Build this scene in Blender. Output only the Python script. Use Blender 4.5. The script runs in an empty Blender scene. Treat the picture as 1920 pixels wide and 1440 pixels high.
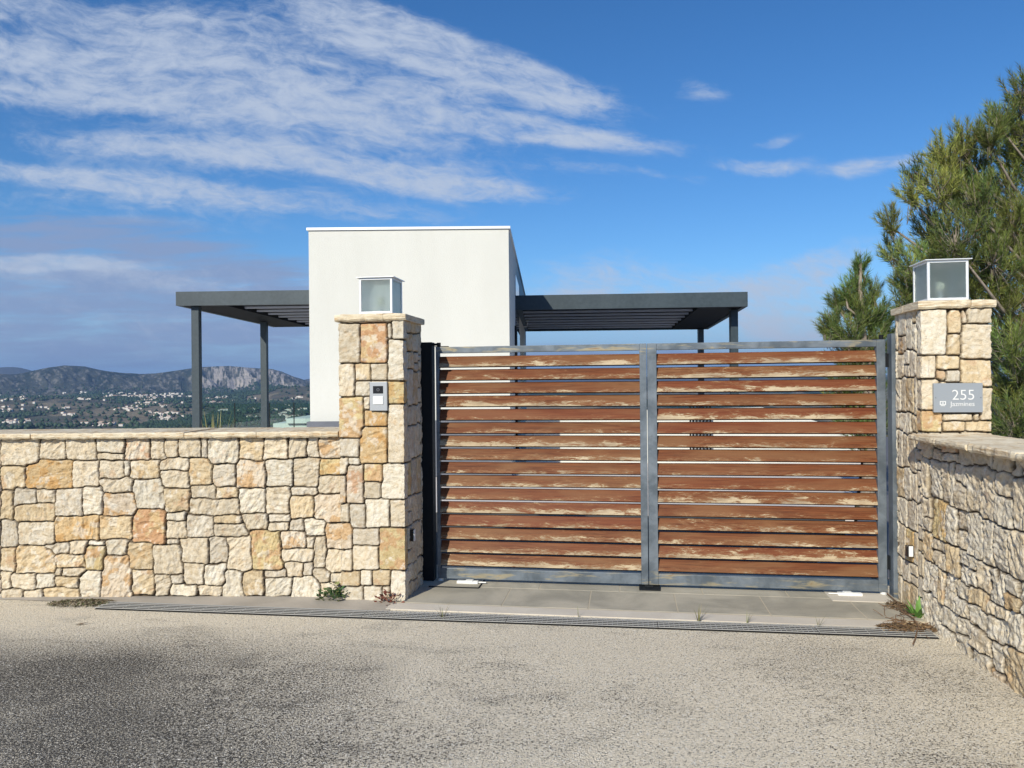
import bpy, bmesh, math, random
import numpy as np
from mathutils import Vector, Matrix
R = math.radians
C = bpy.context.scene.collection
scene = bpy.context.scene

# ------------------------------------------------------------------ camera
EYE = 1.6; F = 1400.0; ROLL = 0.009
cam_d = bpy.data.cameras.new('camera'); cam = bpy.data.objects.new('camera', cam_d); C.objects.link(cam)
cam_d.lens = F / 1920 * 36; cam_d.sensor_width = 36; cam_d.clip_start = 0.05; cam_d.clip_end = 40000
cam.matrix_world = Matrix.Translation((0, 0, EYE)) @ Matrix.Rotation(R(90), 4, 'X') @ Matrix.Rotation(-ROLL, 4, 'Z')
scene.camera = cam
scene.view_settings.view_transform = 'Standard'; scene.view_settings.look = 'None'
scene.view_settings.exposure = 0.0; scene.view_settings.gamma = 1.0
HAZE = 5.5e-5
SUN_AZ, SUN_EL = 27.0, 31.0      # heading the light travels (clockwise from +Y), height of the sun

# ------------------------------------------------------------------ node helpers
class NT:
    def __init__(s, tree): s.t = tree; s.n = tree.nodes; s.l = tree.links
    def new(s, typ, **kw):
        n = s.n.new(typ)
        for k, v in kw.items(): setattr(n, k, v)
        return n
    def put(s, sock, v):
        if isinstance(v, bpy.types.NodeSocket): s.l.new(v, sock)
        elif v is not None:
            if hasattr(sock, 'default_value'):
                if isinstance(v, (tuple, list)) and len(v) == 3 and len(sock.default_value) == 4: v = (*v, 1)
                sock.default_value = v
    def m(s, op, a, b=None, c=None, clamp=False):
        n = s.new('ShaderNodeMath', operation=op, use_clamp=clamp)
        s.put(n.inputs[0], a); s.put(n.inputs[1], b); s.put(n.inputs[2], c)
        return n.outputs[0]
    def mix(s, f, a, b, mode='MIX'):
        n = s.new('ShaderNodeMix', data_type='RGBA', blend_type=mode)
        s.put(n.inputs[0], f); s.put(n.inputs[6], a); s.put(n.inputs[7], b)
        return n.outputs[2]
    def ss(s, v, a, b, lo=0., hi=1.):
        n = s.new('ShaderNodeMapRange', interpolation_type='SMOOTHSTEP')
        s.put(n.inputs[0], v); s.put(n.inputs[1], a); s.put(n.inputs[2], b); s.put(n.inputs[3], lo); s.put(n.inputs[4], hi)
        return n.outputs[0]
    def noise(s, vec, scale, detail=4, rough=.55, dist=0., out=0):
        n = s.new('ShaderNodeTexNoise'); s.put(n.inputs['Vector'], vec)
        n.inputs['Scale'].default_value = scale; n.inputs['Detail'].default_value = detail
        n.inputs['Roughness'].default_value = rough; n.inputs['Distortion'].default_value = dist
        return n.outputs[out]
    def voro(s, vec, scale, feature='F1', out='Distance', rnd=1.):
        n = s.new('ShaderNodeTexVoronoi', feature=feature); s.put(n.inputs['Vector'], vec)
        n.inputs['Scale'].default_value = scale; n.inputs['Randomness'].default_value = rnd
        return n.outputs[out]
    def vmul(s, vec, v):
        n = s.new('ShaderNodeVectorMath', operation='MULTIPLY'); s.put(n.inputs[0], vec); n.inputs[1].default_value = v
        return n.outputs[0]
    def xyz(s, x, y, z=0.):
        n = s.new('ShaderNodeCombineXYZ'); s.put(n.inputs[0], x); s.put(n.inputs[1], y); s.put(n.inputs[2], z)
        return n.outputs[0]
    def sep(s, v):
        n = s.new('ShaderNodeSeparateXYZ'); s.put(n.inputs[0], v); return n.outputs
    def bump(s, h, strength=.5, dist=.01, nrm=None):
        n = s.new('ShaderNodeBump'); s.put(n.inputs['Height'], h)
        n.inputs['Strength'].default_value = strength; n.inputs['Distance'].default_value = dist
        if nrm is not None: s.put(n.inputs['Normal'], nrm)
        return n.outputs[0]
    def attr(s, name, out='Color'):
        return s.new('ShaderNodeAttribute', attribute_name=name).outputs[out]
    def geo(s): return s.new('ShaderNodeNewGeometry').outputs['Position']

def mat(name, col=None, rough=.6, metal=0., fn=None, spec=.5):
    m = bpy.data.materials.new(name); m.use_nodes = True
    nt = NT(m.node_tree); b = nt.n['Principled BSDF']
    if col is not None: nt.put(b.inputs['Base Color'], col)
    b.inputs['Roughness'].default_value = rough; b.inputs['Metallic'].default_value = metal
    b.inputs['Specular IOR Level'].default_value = spec
    if fn: fn(nt, b)
    return m

# ------------------------------------------------------------------ world: sky with streaks of high cloud
world = bpy.data.worlds.new('World'); scene.world = world; world.use_nodes = True
w = NT(world.node_tree); bg = w.n['Background']
sky = w.new('ShaderNodeTexSky', sky_type='NISHITA'); sky.sun_disc = False
sky.sun_elevation = R(SUN_EL); sky.sun_rotation = R(180 + SUN_AZ); sky.altitude = 200
sky.air_density = 1.0; sky.dust_density = .3; sky.ozone_density = 3.2
d = w.new('ShaderNodeTexCoord').outputs['Generated']
dx, dy, dz = w.sep(d)[:3]
dyy = w.m('MAXIMUM', w.m('ABSOLUTE', dy), .12)
A = w.m('DIVIDE', dx, dyy); E = w.m('DIVIDE', dz, dyy)
warp = w.noise(w.xyz(A, E), 2.6, 3, .5)
warp2 = w.noise(w.xyz(A, E, 7.), 2.2, 3, .5)
Aw = w.m('ADD', A, w.m('MULTIPLY', w.m('SUBTRACT', warp, .5), .14))
Ew = w.m('ADD', E, w.m('MULTIPLY', w.m('SUBTRACT', warp2, .5), .10))
def blob(px, py, rx, ry, ang, amp):
    cx, cy = (px - 960) / F, (727 - py) / F
    c, s_ = math.cos(R(ang)), math.sin(R(ang))     # ang: tilts down to the right
    ua = w.m('SUBTRACT', Aw, cx); ue = w.m('SUBTRACT', Ew, cy)
    p = w.m('DIVIDE', w.m('SUBTRACT', w.m('MULTIPLY', ua, c), w.m('MULTIPLY', ue, s_)), rx / F)
    q = w.m('DIVIDE', w.m('ADD', w.m('MULTIPLY', ua, s_), w.m('MULTIPLY', ue, c)), ry / F)
    dd = w.m('SQRT', w.m('ADD', w.m('MULTIPLY', p, p), w.m('MULTIPLY', q, q)))
    return w.m('MULTIPLY', w.ss(dd, 1.0, .15), amp)
def total(lst):
    o = None
    for b in lst:
        v = blob(*b); o = v if o is None else w.m('ADD', o, v)
    return w.m('MINIMUM', o, 1.1)
hi = total([(200, 600, 760, 170, 2, .42), (300, 520, 600, 50, 5, .35), (980, 200, 460, 100, 10, .35), (760, 60, 520, 90, 18, .3), (880, 360, 340, 46, 8, .45), (1130, 600, 420, 50, 0, .8), (1470, 612, 130, 34, 0, 1.5), (1300, 640, 500, 30, 0, .4), (150, 50, 900, 110, 3, .70), (450, 190, 1100, 280, 6, .40), (300, 370, 620, 40, 6, .45), (1040, 250, 420, 40, 5, .4), (650, 290, 560, 34, 7, .4), (1200, 330, 300, 24, 4, .5), (500, 380, 700, 60, 7, .5), (60, 120, 500, 60, 3, .3), (820, 90, 420, 75, 17, 1.0), (1080, 150, 240, 48, 10, .55), (300, 165, 780, 85, 4, .95), (1020, 245, 330, 40, 6, .55),
            (640, 240, 420, 50, 6, .7), (330, 290, 520, 45, 5, .7), (760, 340, 420, 42, 9, .85), (120, 330, 420, 34, 6, .55),
            (200, 400, 560, 36, 7, .5), (1330, 165, 90, 34, 15, .62), (1450, 312, 170, 30, 3, 1.), (1650, 330, 150, 26, -4, .95), (1480, 268, 70, 18, 0, .62),
            (1520, 500, 320, 56, -13, .85), (1140, 545, 300, 90, 0, .75), (1500, 560, 300, 50, 0, .7), (60, 490, 300, 26, 3, .9), (1300, 590, 500, 40, 0, .3)])
lo = total([(100, 590, 800, 240, 2, 1.0), (420, 560, 330, 110, 6, .8), (150, 440, 420, 60, 4, .6), (1200, 690, 900, 46, 0, .8)])
ca, sa = math.cos(R(8)), math.sin(R(8))
Ar = w.m('SUBTRACT', w.m('MULTIPLY', Aw, ca), w.m('MULTIPLY', Ew, sa)); Er = w.m('ADD', w.m('MULTIPLY', Aw, sa), w.m('MULTIPLY', Ew, ca))
n1 = w.noise(w.xyz(w.m('MULTIPLY', Ar, 3.2), w.m('MULTIPLY', Er, 15.)), 1.6, 7, .60, .35)
n2 = w.noise(w.xyz(w.m('MULTIPLY', Ar, 15.), w.m('MULTIPLY', Er, 34.), 3.), 1.7, 7, .66, .45)
n3 = w.noise(w.xyz(w.m('MULTIPLY', A, 4.), w.m('MULTIPLY', E, 34.), 5.), 1.9, 7, .62, .3)
tex = w.m('ADD', w.m('MULTIPLY', n1, .46), w.m('MULTIPLY', n2, .54))
ah = w.ss(w.m('ADD', tex, w.m('MULTIPLY', w.m('SUBTRACT', hi, .5), .30)), .40, .82)
ah = w.m('MULTIPLY', w.m('MULTIPLY', ah, w.m('MINIMUM', w.m('MULTIPLY', hi, 1.3), 1.)), .92, clamp=True)
al = w.m('MULTIPLY', w.ss(w.m('ADD', w.m('MULTIPLY', lo, .38), n3), .48, .96), w.ss(lo, .0, .6)); al = w.m('MULTIPLY', al, .92)
up = w.m('MAXIMUM', dz, 0.0)
bs = w.new('ShaderNodeBackground')           # the clear sky, its blue deepened a little as the camera's processing did
hsv = w.new('ShaderNodeHueSaturation'); hsv.inputs['Saturation'].default_value = 1.22; hsv.inputs['Value'].default_value = 1.10
w.put(hsv.inputs['Color'], sky.outputs[0])
tint = w.mix(1.0, hsv.outputs[0], (.80, .99, 1.16), 'MULTIPLY')
CL = 1 / .10
tint = w.mix(w.ss(E, .17, .0, 0, .8), tint, (.26 * CL, .40 * CL, .70 * CL))
c1 = w.mix(al, tint, (.27 * CL, .36 * CL, .57 * CL))
c2 = w.mix(ah, c1, (.52 * CL, .60 * CL, .74 * CL))
w.put(bg.inputs['Color'], c2); bg.inputs['Strength'].default_value = .10

# ------------------------------------------------------------------ sun
sd = bpy.data.lights.new('sun', 'SUN'); sd.energy = 5.0; sd.angle = R(.53); sd.color = (1.0, .94, .79)
so = bpy.data.objects.new('sun', sd); C.objects.link(so)
sdir = Vector((math.sin(R(SUN_AZ)) * math.cos(R(SUN_EL)), math.cos(R(SUN_AZ)) * math.cos(R(SUN_EL)), -math.sin(R(SUN_EL))))
so.rotation_euler = sdir.to_track_quat('-Z', 'Y').to_euler(); so.location = (-5, -10, 12)

# ------------------------------------------------------------------ geometry helpers
def ray(px, py):
    u, v = px - 960, py - 720
    return np.array([(u - ROLL * v) / F, 1.0, -(v + ROLL * u) / F])
def at(px, py, depth):
    r = ray(px, py); return np.array([r[0] * depth, depth, EYE + r[2] * depth])
def gnd(px, py, z=0.):
    r = ray(px, py); t = (z - EYE) / r[2]; return np.array([r[0] * t, t, z])
def hit(px, py, P, n):            # meets the vertical plane through P with normal n
    r = ray(px, py); t = (P[0] * n[0] + P[1] * n[1]) / (r[0] * n[0] + r[1] * n[1])
    return np.array([r[0] * t, t, EYE + r[2] * t])

class MB:
    def __init__(s): s.v = []; s.f = []; s.mi = []
    def add(s, vs, fs, mi=0):
        o = len(s.v); s.v += [tuple(map(float, p)) for p in vs]; s.f += [tuple(i + o for i in f) for f in fs]; s.mi += [mi] * len(fs); return s
    def prism(s, plan, z0, z1, mi=0):                 # plan: list of (x,y) counter clockwise; z1 number or list
        n = len(plan); z1s = z1 if isinstance(z1, (list, tuple)) else [z1] * n; z0s = z0 if isinstance(z0, (list, tuple)) else [z0] * n
        a = sum(plan[i][0] * plan[(i + 1) % n][1] - plan[(i + 1) % n][0] * plan[i][1] for i in range(n))
        if a < 0: plan = plan[::-1]; z1s = z1s[::-1]; z0s = z0s[::-1]
        vs = [(p[0], p[1], z0s[i]) for i, p in enumerate(plan)] + [(p[0], p[1], z1s[i]) for i, p in enumerate(plan)]
        fs = [tuple(range(n))[::-1], tuple(range(n, 2 * n))] + [(i, (i + 1) % n, n + (i + 1) % n, n + i) for i in range(n)]
        return s.add(vs, fs, mi)
    def obox(s, O, e, n, s0, s1, d0, d1, z0, z1, mi=0):   # box in the frame O + s*e + d*n
        pl = [(O[0] + a * e[0] + b * n[0], O[1] + a * e[1] + b * n[1]) for a, b in ((s0, d0), (s1, d0), (s1, d1), (s0, d1))]
        return s.prism(pl, z0, z1, mi)
    def box(s, x0, x1, y0, y1, z0, z1, mi=0): return s.prism([(x0, y0), (x1, y0), (x1, y1), (x0, y1)], z0, z1, mi)
    def tube(s, pts, rad, k=8, mi=0, cap=True):
        pts = [Vector(p) for p in pts]; rad = rad if isinstance(rad, (list, tuple)) else [rad] * len(pts); vs = []; fs = []
        for i, p in enumerate(pts):
            t = (pts[min(i + 1, len(pts) - 1)] - pts[max(i - 1, 0)]).normalized()
            a = t.cross(Vector((0, 0, 1)) if abs(t.z) < .9 else Vector((1, 0, 0))).normalized(); b = a.cross(t)
            for j in range(k):
                q = p + (a * math.cos(2 * math.pi * j / k) + b * math.sin(2 * math.pi * j / k)) * rad[i]; vs.append(q)
        for i in range(len(pts) - 1):
            for j in range(k):
                fs.append((i * k + j, i * k + (j + 1) % k, (i + 1) * k + (j + 1) % k, (i + 1) * k + j))
        if cap: fs += [tuple(range(k))[::-1], tuple(range((len(pts) - 1) * k, len(pts) * k))]
        return s.add(vs, fs, mi)
    def sphere(s, c, r, k=10, mi=0, sq=(1, 1, 1)):
        vs = []; fs = []; h = k // 2
        for i in range(h + 1):
            for j in range(k):
                t = math.pi * i / h; p = 2 * math.pi * j / k
                vs.append((c[0] + r * sq[0] * math.sin(t) * math.cos(p), c[1] + r * sq[1] * math.sin(t) * math.sin(p), c[2] + r * sq[2] * math.cos(t)))
        for i in range(h):
            for j in range(k): fs.append((i * k + j, (i + 1) * k + j, (i + 1) * k + (j + 1) % k, i * k + (j + 1) % k))
        return s.add(vs, fs, mi)
    def build(s, name, m, parent=None, bevel=0., smooth=False, attrs=None):
        me = bpy.data.meshes.new(name)
        off = Vector((0, 0, 0))
        if parent is not None:
            q = parent
            while q is not None: off += q.location; q = q.parent
        me.from_pydata([(x - off.x, y - off.y, z - off.z) for x, y, z in s.v], [], s.f)
        for mm in (m if isinstance(m, (list, tuple)) else [m]): me.materials.append(mm)
        if any(s.mi): me.polygons.foreach_set('material_index', s.mi)
        if smooth: me.polygons.foreach_set('use_smooth', [True] * len(me.polygons))
        if attrs:
            for k, (typ, data) in attrs.items():
                a = me.attributes.new(k, typ, 'POINT'); a.data.foreach_set('color' if 'COLOR' in typ else 'value', np.asarray(data, np.float32).ravel())
        me.update()
        o = bpy.data.objects.new(name, me); C.objects.link(o); o.parent = parent
        if bevel:
            b = o.modifiers.new('bevel', 'BEVEL'); b.width = bevel; b.segments = 2; b.limit_method = 'ANGLE'; b.angle_limit = R(40)
        return o

def grid_obj(name, P, m, parent=None, cols=None, smooth=True, attrs=None, closed=False):
    """P: (nv,nu,3) array of world points -> one mesh"""
    nv, nu = P.shape[:2]; off = np.zeros(3)
    q = parent
    while q is not None: off += np.array(q.location); q = q.parent
    me = bpy.data.meshes.new(name)
    idx = np.arange(nv * nu).reshape(nv, nu)
    if closed: idx = np.concatenate([idx, idx[:, :1]], 1)
    f = np.stack([idx[:-1, :-1], idx[:-1, 1:], idx[1:, 1:], idx[1:, :-1]], -1).reshape(-1, 4)
    me.vertices.add(nv * nu); me.vertices.foreach_set('co', (P.reshape(-1, 3) - off).astype(np.float32).ravel())
    me.loops.add(f.size); me.loops.foreach_set('vertex_index', f.astype(np.int32).ravel())
    me.polygons.add(len(f)); me.polygons.foreach_set('loop_start', np.arange(0, f.size, 4, dtype=np.int32)); me.polygons.foreach_set('loop_total', np.full(len(f), 4, np.int32))
    me.polygons.foreach_set('use_smooth', np.full(len(f), smooth))
    me.update(calc_edges=True); me.validate()
    if cols is not None:
        a = me.attributes.new('tone', 'FLOAT_COLOR', 'POINT'); c = np.ones((nv * nu, 4), np.float32); c[:, :3] = cols.reshape(-1, 3); a.data.foreach_set('color', c.ravel())
    if attrs:
        for k, dta in attrs.items(): a = me.attributes.new(k, 'FLOAT', 'POINT'); a.data.foreach_set('value', dta.astype(np.float32).ravel())
    me.materials.append(m)
    o = bpy.data.objects.new(name, me); C.objects.link(o); o.parent = parent
    return o

def tag(o, label=None, cat=None, group=None, kind=None):
    if label: o['label'] = label
    if cat: o['category'] = cat
    if group: o['group'] = group
    if kind: o['kind'] = kind
    return o
def thing(name, loc, label, cat, group=None):
    o = bpy.data.objects.new(name, None); C.objects.link(o); o.location = tuple(map(float, loc)); o.empty_display_size = .1
    return tag(o, label, cat, group)

# numpy value noise
_rs = np.random.RandomState(5); _T = _rs.rand(256, 256).astype(np.float32)
def vn(x, y, seed=0):
    x = np.asarray(x, float) + seed * 17.37; y = np.asarray(y, float) + seed * 9.71
    xi = np.floor(x).astype(int); yi = np.floor(y).astype(int); fx = x - xi; fy = y - yi
    fx = fx * fx * fx * (fx * (fx * 6 - 15) + 10); fy = fy * fy * fy * (fy * (fy * 6 - 15) + 10)
    g = lambda a, b: _T[(a & 255), (b & 255)]
    return (g(xi, yi) * (1 - fx) + g(xi + 1, yi) * fx) * (1 - fy) + (g(xi, yi + 1) * (1 - fx) + g(xi + 1, yi + 1) * fx) * fy
def fbm(x, y, seed=0, oct=4, gain=.5):
    s = 0; a = 1; t = 0
    for i in range(oct): s = s + a * vn(x * 2 ** i, y * 2 ** i, seed + i * 3); t += a; a *= gain
    return s / t
def sst(x, a, b):
    t = np.clip((x - a) / (b - a), 0, 1); return t * t * (3 - 2 * t)

# ------------------------------------------------------------------ materials
def m_stone(nt, b):
    P = nt.geo(); c = nt.attr('tone')
    n1 = nt.noise(P, 28, 6, .65); n2 = nt.noise(P, 110, 4, .6)
    c = nt.mix(nt.ss(n1, .35, .75), c, nt.mix(1., c, (.80, .72, .60), 'MULTIPLY'))
    c = nt.mix(nt.ss(n2, .60, .74, 0, .5), c, (.78, .73, .63))
    c = nt.mix(nt.ss(n2, .36, .27, 0, .55), c, (.20, .15, .10))
    h = nt.m('ADD', nt.m('MULTIPLY', n1, 1.), nt.m('MULTIPLY', n2, .35))
    nt.put(b.inputs['Base Color'], c); nt.put(b.inputs['Normal'], nt.bump(h, .85, .016))
M_STONE = mat('limestone', rough=.92, fn=m_stone, spec=.2)
def m_cope(nt, b):
    P = nt.geo(); n1 = nt.noise(nt.vmul(P, (1, 1, 6)), 9, 6, .6, .6); n2 = nt.noise(P, 70, 5, .6)
    c = nt.mix(nt.ss(n1, .3, .7), (.76, .67, .51), (.62, .51, .35)); c = nt.mix(nt.ss(n2, .58, .72, 0, .6), c, (.80, .76, .68))
    c = nt.mix(nt.ss(nt.noise(nt.vmul(P, (1.6, .7, 14)), 6, 5, .65, .8), .50, .64, 0, .75), c, (.46, .30, .15))
    nt.put(b.inputs['Base Color'], c); nt.put(b.inputs['Normal'], nt.bump(nt.m('ADD', n1, nt.m('MULTIPLY', n2, .4)), .8, .012))
M_COPE = mat('coping_stone', rough=.85, fn=m_cope, spec=.25)
def m_steel(nt, b):
    P = nt.geo(); n1 = nt.noise(nt.vmul(P, (3, 3, 3)), 1.6, 6, .65, .4); n2 = nt.noise(P, 45, 4, .6)
    c = nt.mix(nt.ss(n1, .35, .68), (.10, .122, .145), (.185, .215, .25)); c = nt.mix(nt.ss(n2, .58, .78, 0, .35), c, (.08, .09, .10))
    st = nt.noise(nt.vmul(P, (2.0, 2.0, 14)), 1.7, 5, .65, .5); z = nt.sep(P)[2]
    rail = nt.m('MAXIMUM', nt.ss(z, 1.80, 1.86), nt.ss(z, .16, .10))
    c = nt.mix(nt.m('MULTIPLY', nt.ss(st, .52, .66, 0, .85), rail), c, (.36, .31, .20))
    c = nt.mix(nt.m('MULTIPLY', nt.ss(st, .64, .72, 0, .85), rail), c, (.22, .11, .05))
    nt.put(b.inputs['Base Color'], c); nt.put(b.inputs['Roughness'], nt.ss(n1, .3, .7, .42, .62)); nt.put(b.inputs['Normal'], nt.bump(n2, .15, .002))
M_STEEL = mat('galvanised_steel', metal=.35, fn=m_steel)
M_DARK = mat('dark_metal_with_shade', (.008, .010, .013), .6, spec=.2)  # dark metal, deepened so the left gate post carries its shade in colour
def m_wood(nt, b):
    u, v = nt.attr('along', 'Fac'), nt.attr('across', 'Fac'); sid = nt.attr('sid', 'Fac')
    vec = nt.xyz(u, nt.m('MULTIPLY', v, .09), nt.m('MULTIPLY', sid, 37.))
    grain = nt.noise(nt.vmul(vec, (3.0, 150, 1)), 1., 6, .65, .8)
    big = nt.noise(nt.vmul(vec, (1.1, 6, 1)), 1.3, 4, .6, .4)
    c = nt.mix(nt.ss(grain, .3, .7), (.070, .019, .007), (.195, .066, .024))
    c = nt.mix(nt.ss(big, .40, .66, 0, .7), c, (.20, .10, .045))
    red = nt.ss(sid, .45, .95, 0, .4); c = nt.mix(red, c, (.17, .040, .020))
    n1 = nt.noise(nt.vmul(vec, (4.2, 20, 1)), 1.1, 8, .72, .7)
    n2 = nt.noise(nt.vmul(vec, (20., 170, 1)), 1., 6, .75, 1.0)
    am = nt.m('FRACT', nt.m('MULTIPLY', sid, 7.31))
    lowv = nt.m('ADD', nt.m('MULTIPLY', nt.ss(v, .25, .95), .20), nt.m('MULTIPLY', n1, 1.0))
    sc = nt.m('ADD', nt.m('ADD', lowv, nt.m('MULTIPLY', nt.m('SUBTRACT', n2, .5), .62)), nt.m('MULTIPLY', nt.m('SUBTRACT', am, .62), .20))
    peel = nt.ss(sc, .680, .712)
    pale = nt.mix(nt.ss(nt.noise(nt.vmul(vec, (2., 9, 1)), 1.6, 5, .6), .38, .62), (.46, .36, .23), (.24, .165, .10)); pale = nt.mix(nt.ss(grain, .35, .7, 0, .45), pale, (.58, .50, .38))
    c = nt.mix(nt.m('MULTIPLY', nt.ss(sc, .54, .685), .6), c, (.27, .145, .07))
    c = nt.mix(peel, c, pale)
    nt.put(b.inputs['Base Color'], c); nt.put(b.inputs['Roughness'], nt.ss(peel, 0, 1, .52, .9))
    nt.put(b.inputs['Normal'], nt.bump(nt.m('ADD', nt.m('MULTIPLY', grain, .5), nt.m('MULTIPLY', peel, -.6)), .5, .003))
M_WOOD = mat('weathered_varnished_wood', fn=m_wood, spec=.15)
M_WOOD_SHADE = mat('shade_painted_edge', (.022, .011, .007), .9, spec=.1)  # shade on the slats' lower edges and backs, painted as dark wood
def m_asphalt(nt, b):
    P = nt.geo(); x, y, z = nt.sep(P)[:3]
    ch = nt.voro(P, 150, 'F1', 'Color'); chv = nt.sep(ch)[0]
    d1 = nt.voro(P, 150); fine = nt.noise(P, 190, 3, .6); mid = nt.noise(P, 82, 5, .75)
    big = nt.noise(P, .75, 5, .6, .5); pat = nt.noise(nt.vmul(P, (1., 2.4, 1.)), 1.7, 6, .65, .6)
    # wear: the lower left of the yard has lost its pale binder
    wear = nt.m('ADD', nt.m('MULTIPLY', nt.ss(nt.m('ADD', x, nt.m('MULTIPLY', y, .55)), 2.5, -.4), 1.0), nt.m('MULTIPLY', nt.m('SUBTRACT', big, .5), 1.7))
    wear = nt.m('MULTIPLY', wear, nt.ss(y, 5.1, 4.2))
    patch = nt.ss(pat, .50, .68, 0, .9)
    wear = nt.m('ADD', nt.m('MULTIPLY', wear, .9), nt.m('MULTIPLY', patch, .30), clamp=True)
    pit = nt.ss(nt.m('ADD', nt.m('MULTIPLY', mid, .55), nt.m('MULTIPLY', fine, .45)), nt.m('SUBTRACT', .452, nt.m('MULTIPLY', wear, -.070)), nt.m('SUBTRACT', .422, nt.m('MULTIPLY', wear, -.078)))
    light = nt.mix(nt.ss(chv, .2, .9), (.83, .74, .585), (.69, .61, .475))
    light = nt.mix(nt.m('MULTIPLY', wear, .72), light, (.30, .275, .235))
    light = nt.mix(nt.ss(chv, .86, .93, 0, .8), light, (.86, .82, .74))
    c = nt.mix(pit, light, (.07, .064, .056))
    sepia = nt.noise(P, 3.1, 4, .6); c = nt.mix(nt.ss(sepia, .66, .78, 0, .35), c, (.25, .15, .09))
    nt.put(b.inputs['Base Color'], c)
    h = nt.m('ADD', nt.m('MULTIPLY', pit, -1.), nt.m('MULTIPLY', d1, -1.2)); nt.put(b.inputs['Normal'], nt.bump(h, .8, .006))
M_ROAD = mat('worn_asphalt', rough=.95, fn=m_asphalt, spec=.15)
def conc(c0, c1, sc=60, spk=(.12, .12, .12)):
    def f(nt, b):
        P = nt.geo(); n = nt.noise(P, sc, 5, .65); n2 = nt.noise(P, 2.2, 4, .6, .5)
        c = nt.mix(nt.ss(n2, .3, .7), c0, c1); c = nt.mix(nt.ss(n, .60, .72, 0, .5), c, spk); c = nt.mix(nt.ss(n, .40, .30, 0, .5), c, tuple(min(1, q * 1.5) for q in c0))
        nt.put(b.inputs['Base Color'], c); nt.put(b.inputs['Normal'], nt.bump(n, .4, .004))
    return f
M_SLAB = mat('granite_paving', rough=.8, fn=conc((.30, .28, .23), (.46, .42, .34), 75, (.14, .12, .10)), spec=.3)
M_CONC = mat('pale_concrete', rough=.9, fn=conc((.62, .57, .49), (.54, .49, .42), 120, (.25, .23, .2)))
M_JOINT = mat('sandy_joint', (.47, .41, .31), .95)
M_DIRT = mat('dusty_mortar', rough=.95, fn=conc((.42, .38, .33), (.32, .29, .25), 140, (.12, .11, .09)))
M_DRIVE = mat('pale_drive_paving', rough=.85, fn=conc((.68, .62, .58), (.60, .55, .52), 40, (.4, .38, .36)))
M_APRON_SHADE = mat('gate_shade_asphalt', rough=.95, fn=conc((.060, .058, .055), (.085, .08, .075), 90, (.03, .03, .03)))  # dark tone paints the gate's shadow onto the drive
M_BLUEPAVE = mat('grey_drive_paving', rough=.85, fn=conc((.10, .105, .13), (.13, .13, .15), 40))
def m_stucco(nt, b):
    P = nt.geo(); n = nt.noise(P, 42, 4, .7); n2 = nt.noise(nt.vmul(P, (1.2, 1.2, .35)), 1.2, 5, .6); n3 = nt.noise(P, 160, 3, .6)
    c = nt.mix(nt.ss(n2, .3, .75), (.69, .685, .64), (.645, .64, .595)); c = nt.mix(nt.ss(n, .58, .75, 0, .35), c, (.57, .565, .515)); z_ = nt.sep(P)[2]; stn = nt.noise(nt.vmul(P, (5., 5., .25)), 1.5, 5, .6)
    c = nt.mix(nt.m('MULTIPLY', nt.ss(stn, .5, .72, 0, .05), nt.ss(z_, 2.6, 4.2)), c, (.47, .46, .41))
    nt.put(b.inputs['Base Color'], c); nt.put(b.inputs['Normal'], nt.bump(nt.m('ADD', n, nt.m('MULTIPLY', n3, .6)), .5, .012))
M_STUCCO = mat('white_stucco', rough=.9, fn=m_stucco, spec=.2)
M_PLINTH = mat('grey_stucco', rough=.9, fn=conc((.16, .17, .20), (.13, .14, .165), 30))
M_ALU = mat('brushed_aluminium', (.80, .81, .82), .38, .25)
def m_perg(nt, b):
    P = nt.geo(); n = nt.noise(P, 14, 6, .7); n2 = nt.noise(nt.vmul(P, (1, 1, .3)), 1.3, 4)
    nt.put(b.inputs['Base Color'], nt.mix(nt.ss(nt.m('ADD', nt.m('MULTIPLY', n, .5), nt.m('MULTIPLY', n2, .5)), .35, .65), (.026, .042, .054), (.048, .068, .082)))
M_PERG = mat('slate_grey_pergola_paint', rough=.48, fn=m_perg)
M_SOFFIT = mat('pergola_roof_panel', (.008, .010, .014), .7, spec=.15)  # near-black albedo puts the deep shade under the roof into the colour
M_JOIST = mat('pergola_joist_bounce', (.55, .60, .70), .5)  # pale colour stands in for light bounced up onto the joists
def m_frost(nt, b):
    b.inputs['Transmission Weight'].default_value = .93; b.inputs['IOR'].default_value = 1.3
    P = nt.geo(); n = nt.noise(P, 7, 3, .6); nt.put(b.inputs['Base Color'], nt.mix(nt.ss(n, .35, .7), (.66, .74, .74), (.76, .82, .82)))
M_FROST = mat('frosted_glass', rough=.40, fn=m_frost)
M_BULB = mat('bulb_glass', (.9, .86, .66), .3)
M_WHITE = mat('white_plastic', (.78, .78, .77), .4)
M_BLACK = mat('black_plastic', (.015, .015, .017), .25)
M_PANEL = mat('satin_grey_panel', (.40, .415, .44), .42, .1)
M_SIGN = mat('grey_sign_plate', (.31, .335, .365), .42, .1)
M_LETTER = mat('white_lettering', (.74, .74, .73), .4)
M_WIN = mat('dark_window_glass', (.03, .05, .08), .06)
def m_glass(nt, b):
    tr = nt.new('ShaderNodeBsdfTransparent'); tr.inputs[0].default_value = (.80, .91, .89, 1)
    gl = nt.new('ShaderNodeBsdfGlossy'); gl.inputs['Roughness'].default_value = .02
    mx = nt.new('ShaderNodeMixShader'); mx.inputs[0].default_value = .06
    nt.l.new(tr.outputs[0], mx.inputs[1]); nt.l.new(gl.outputs[0], mx.inputs[2]); nt.l.new(mx.outputs[0], nt.n['Material Output'].inputs[0])
M_GLASS = mat('green_tinted_glass', fn=m_glass)
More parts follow.
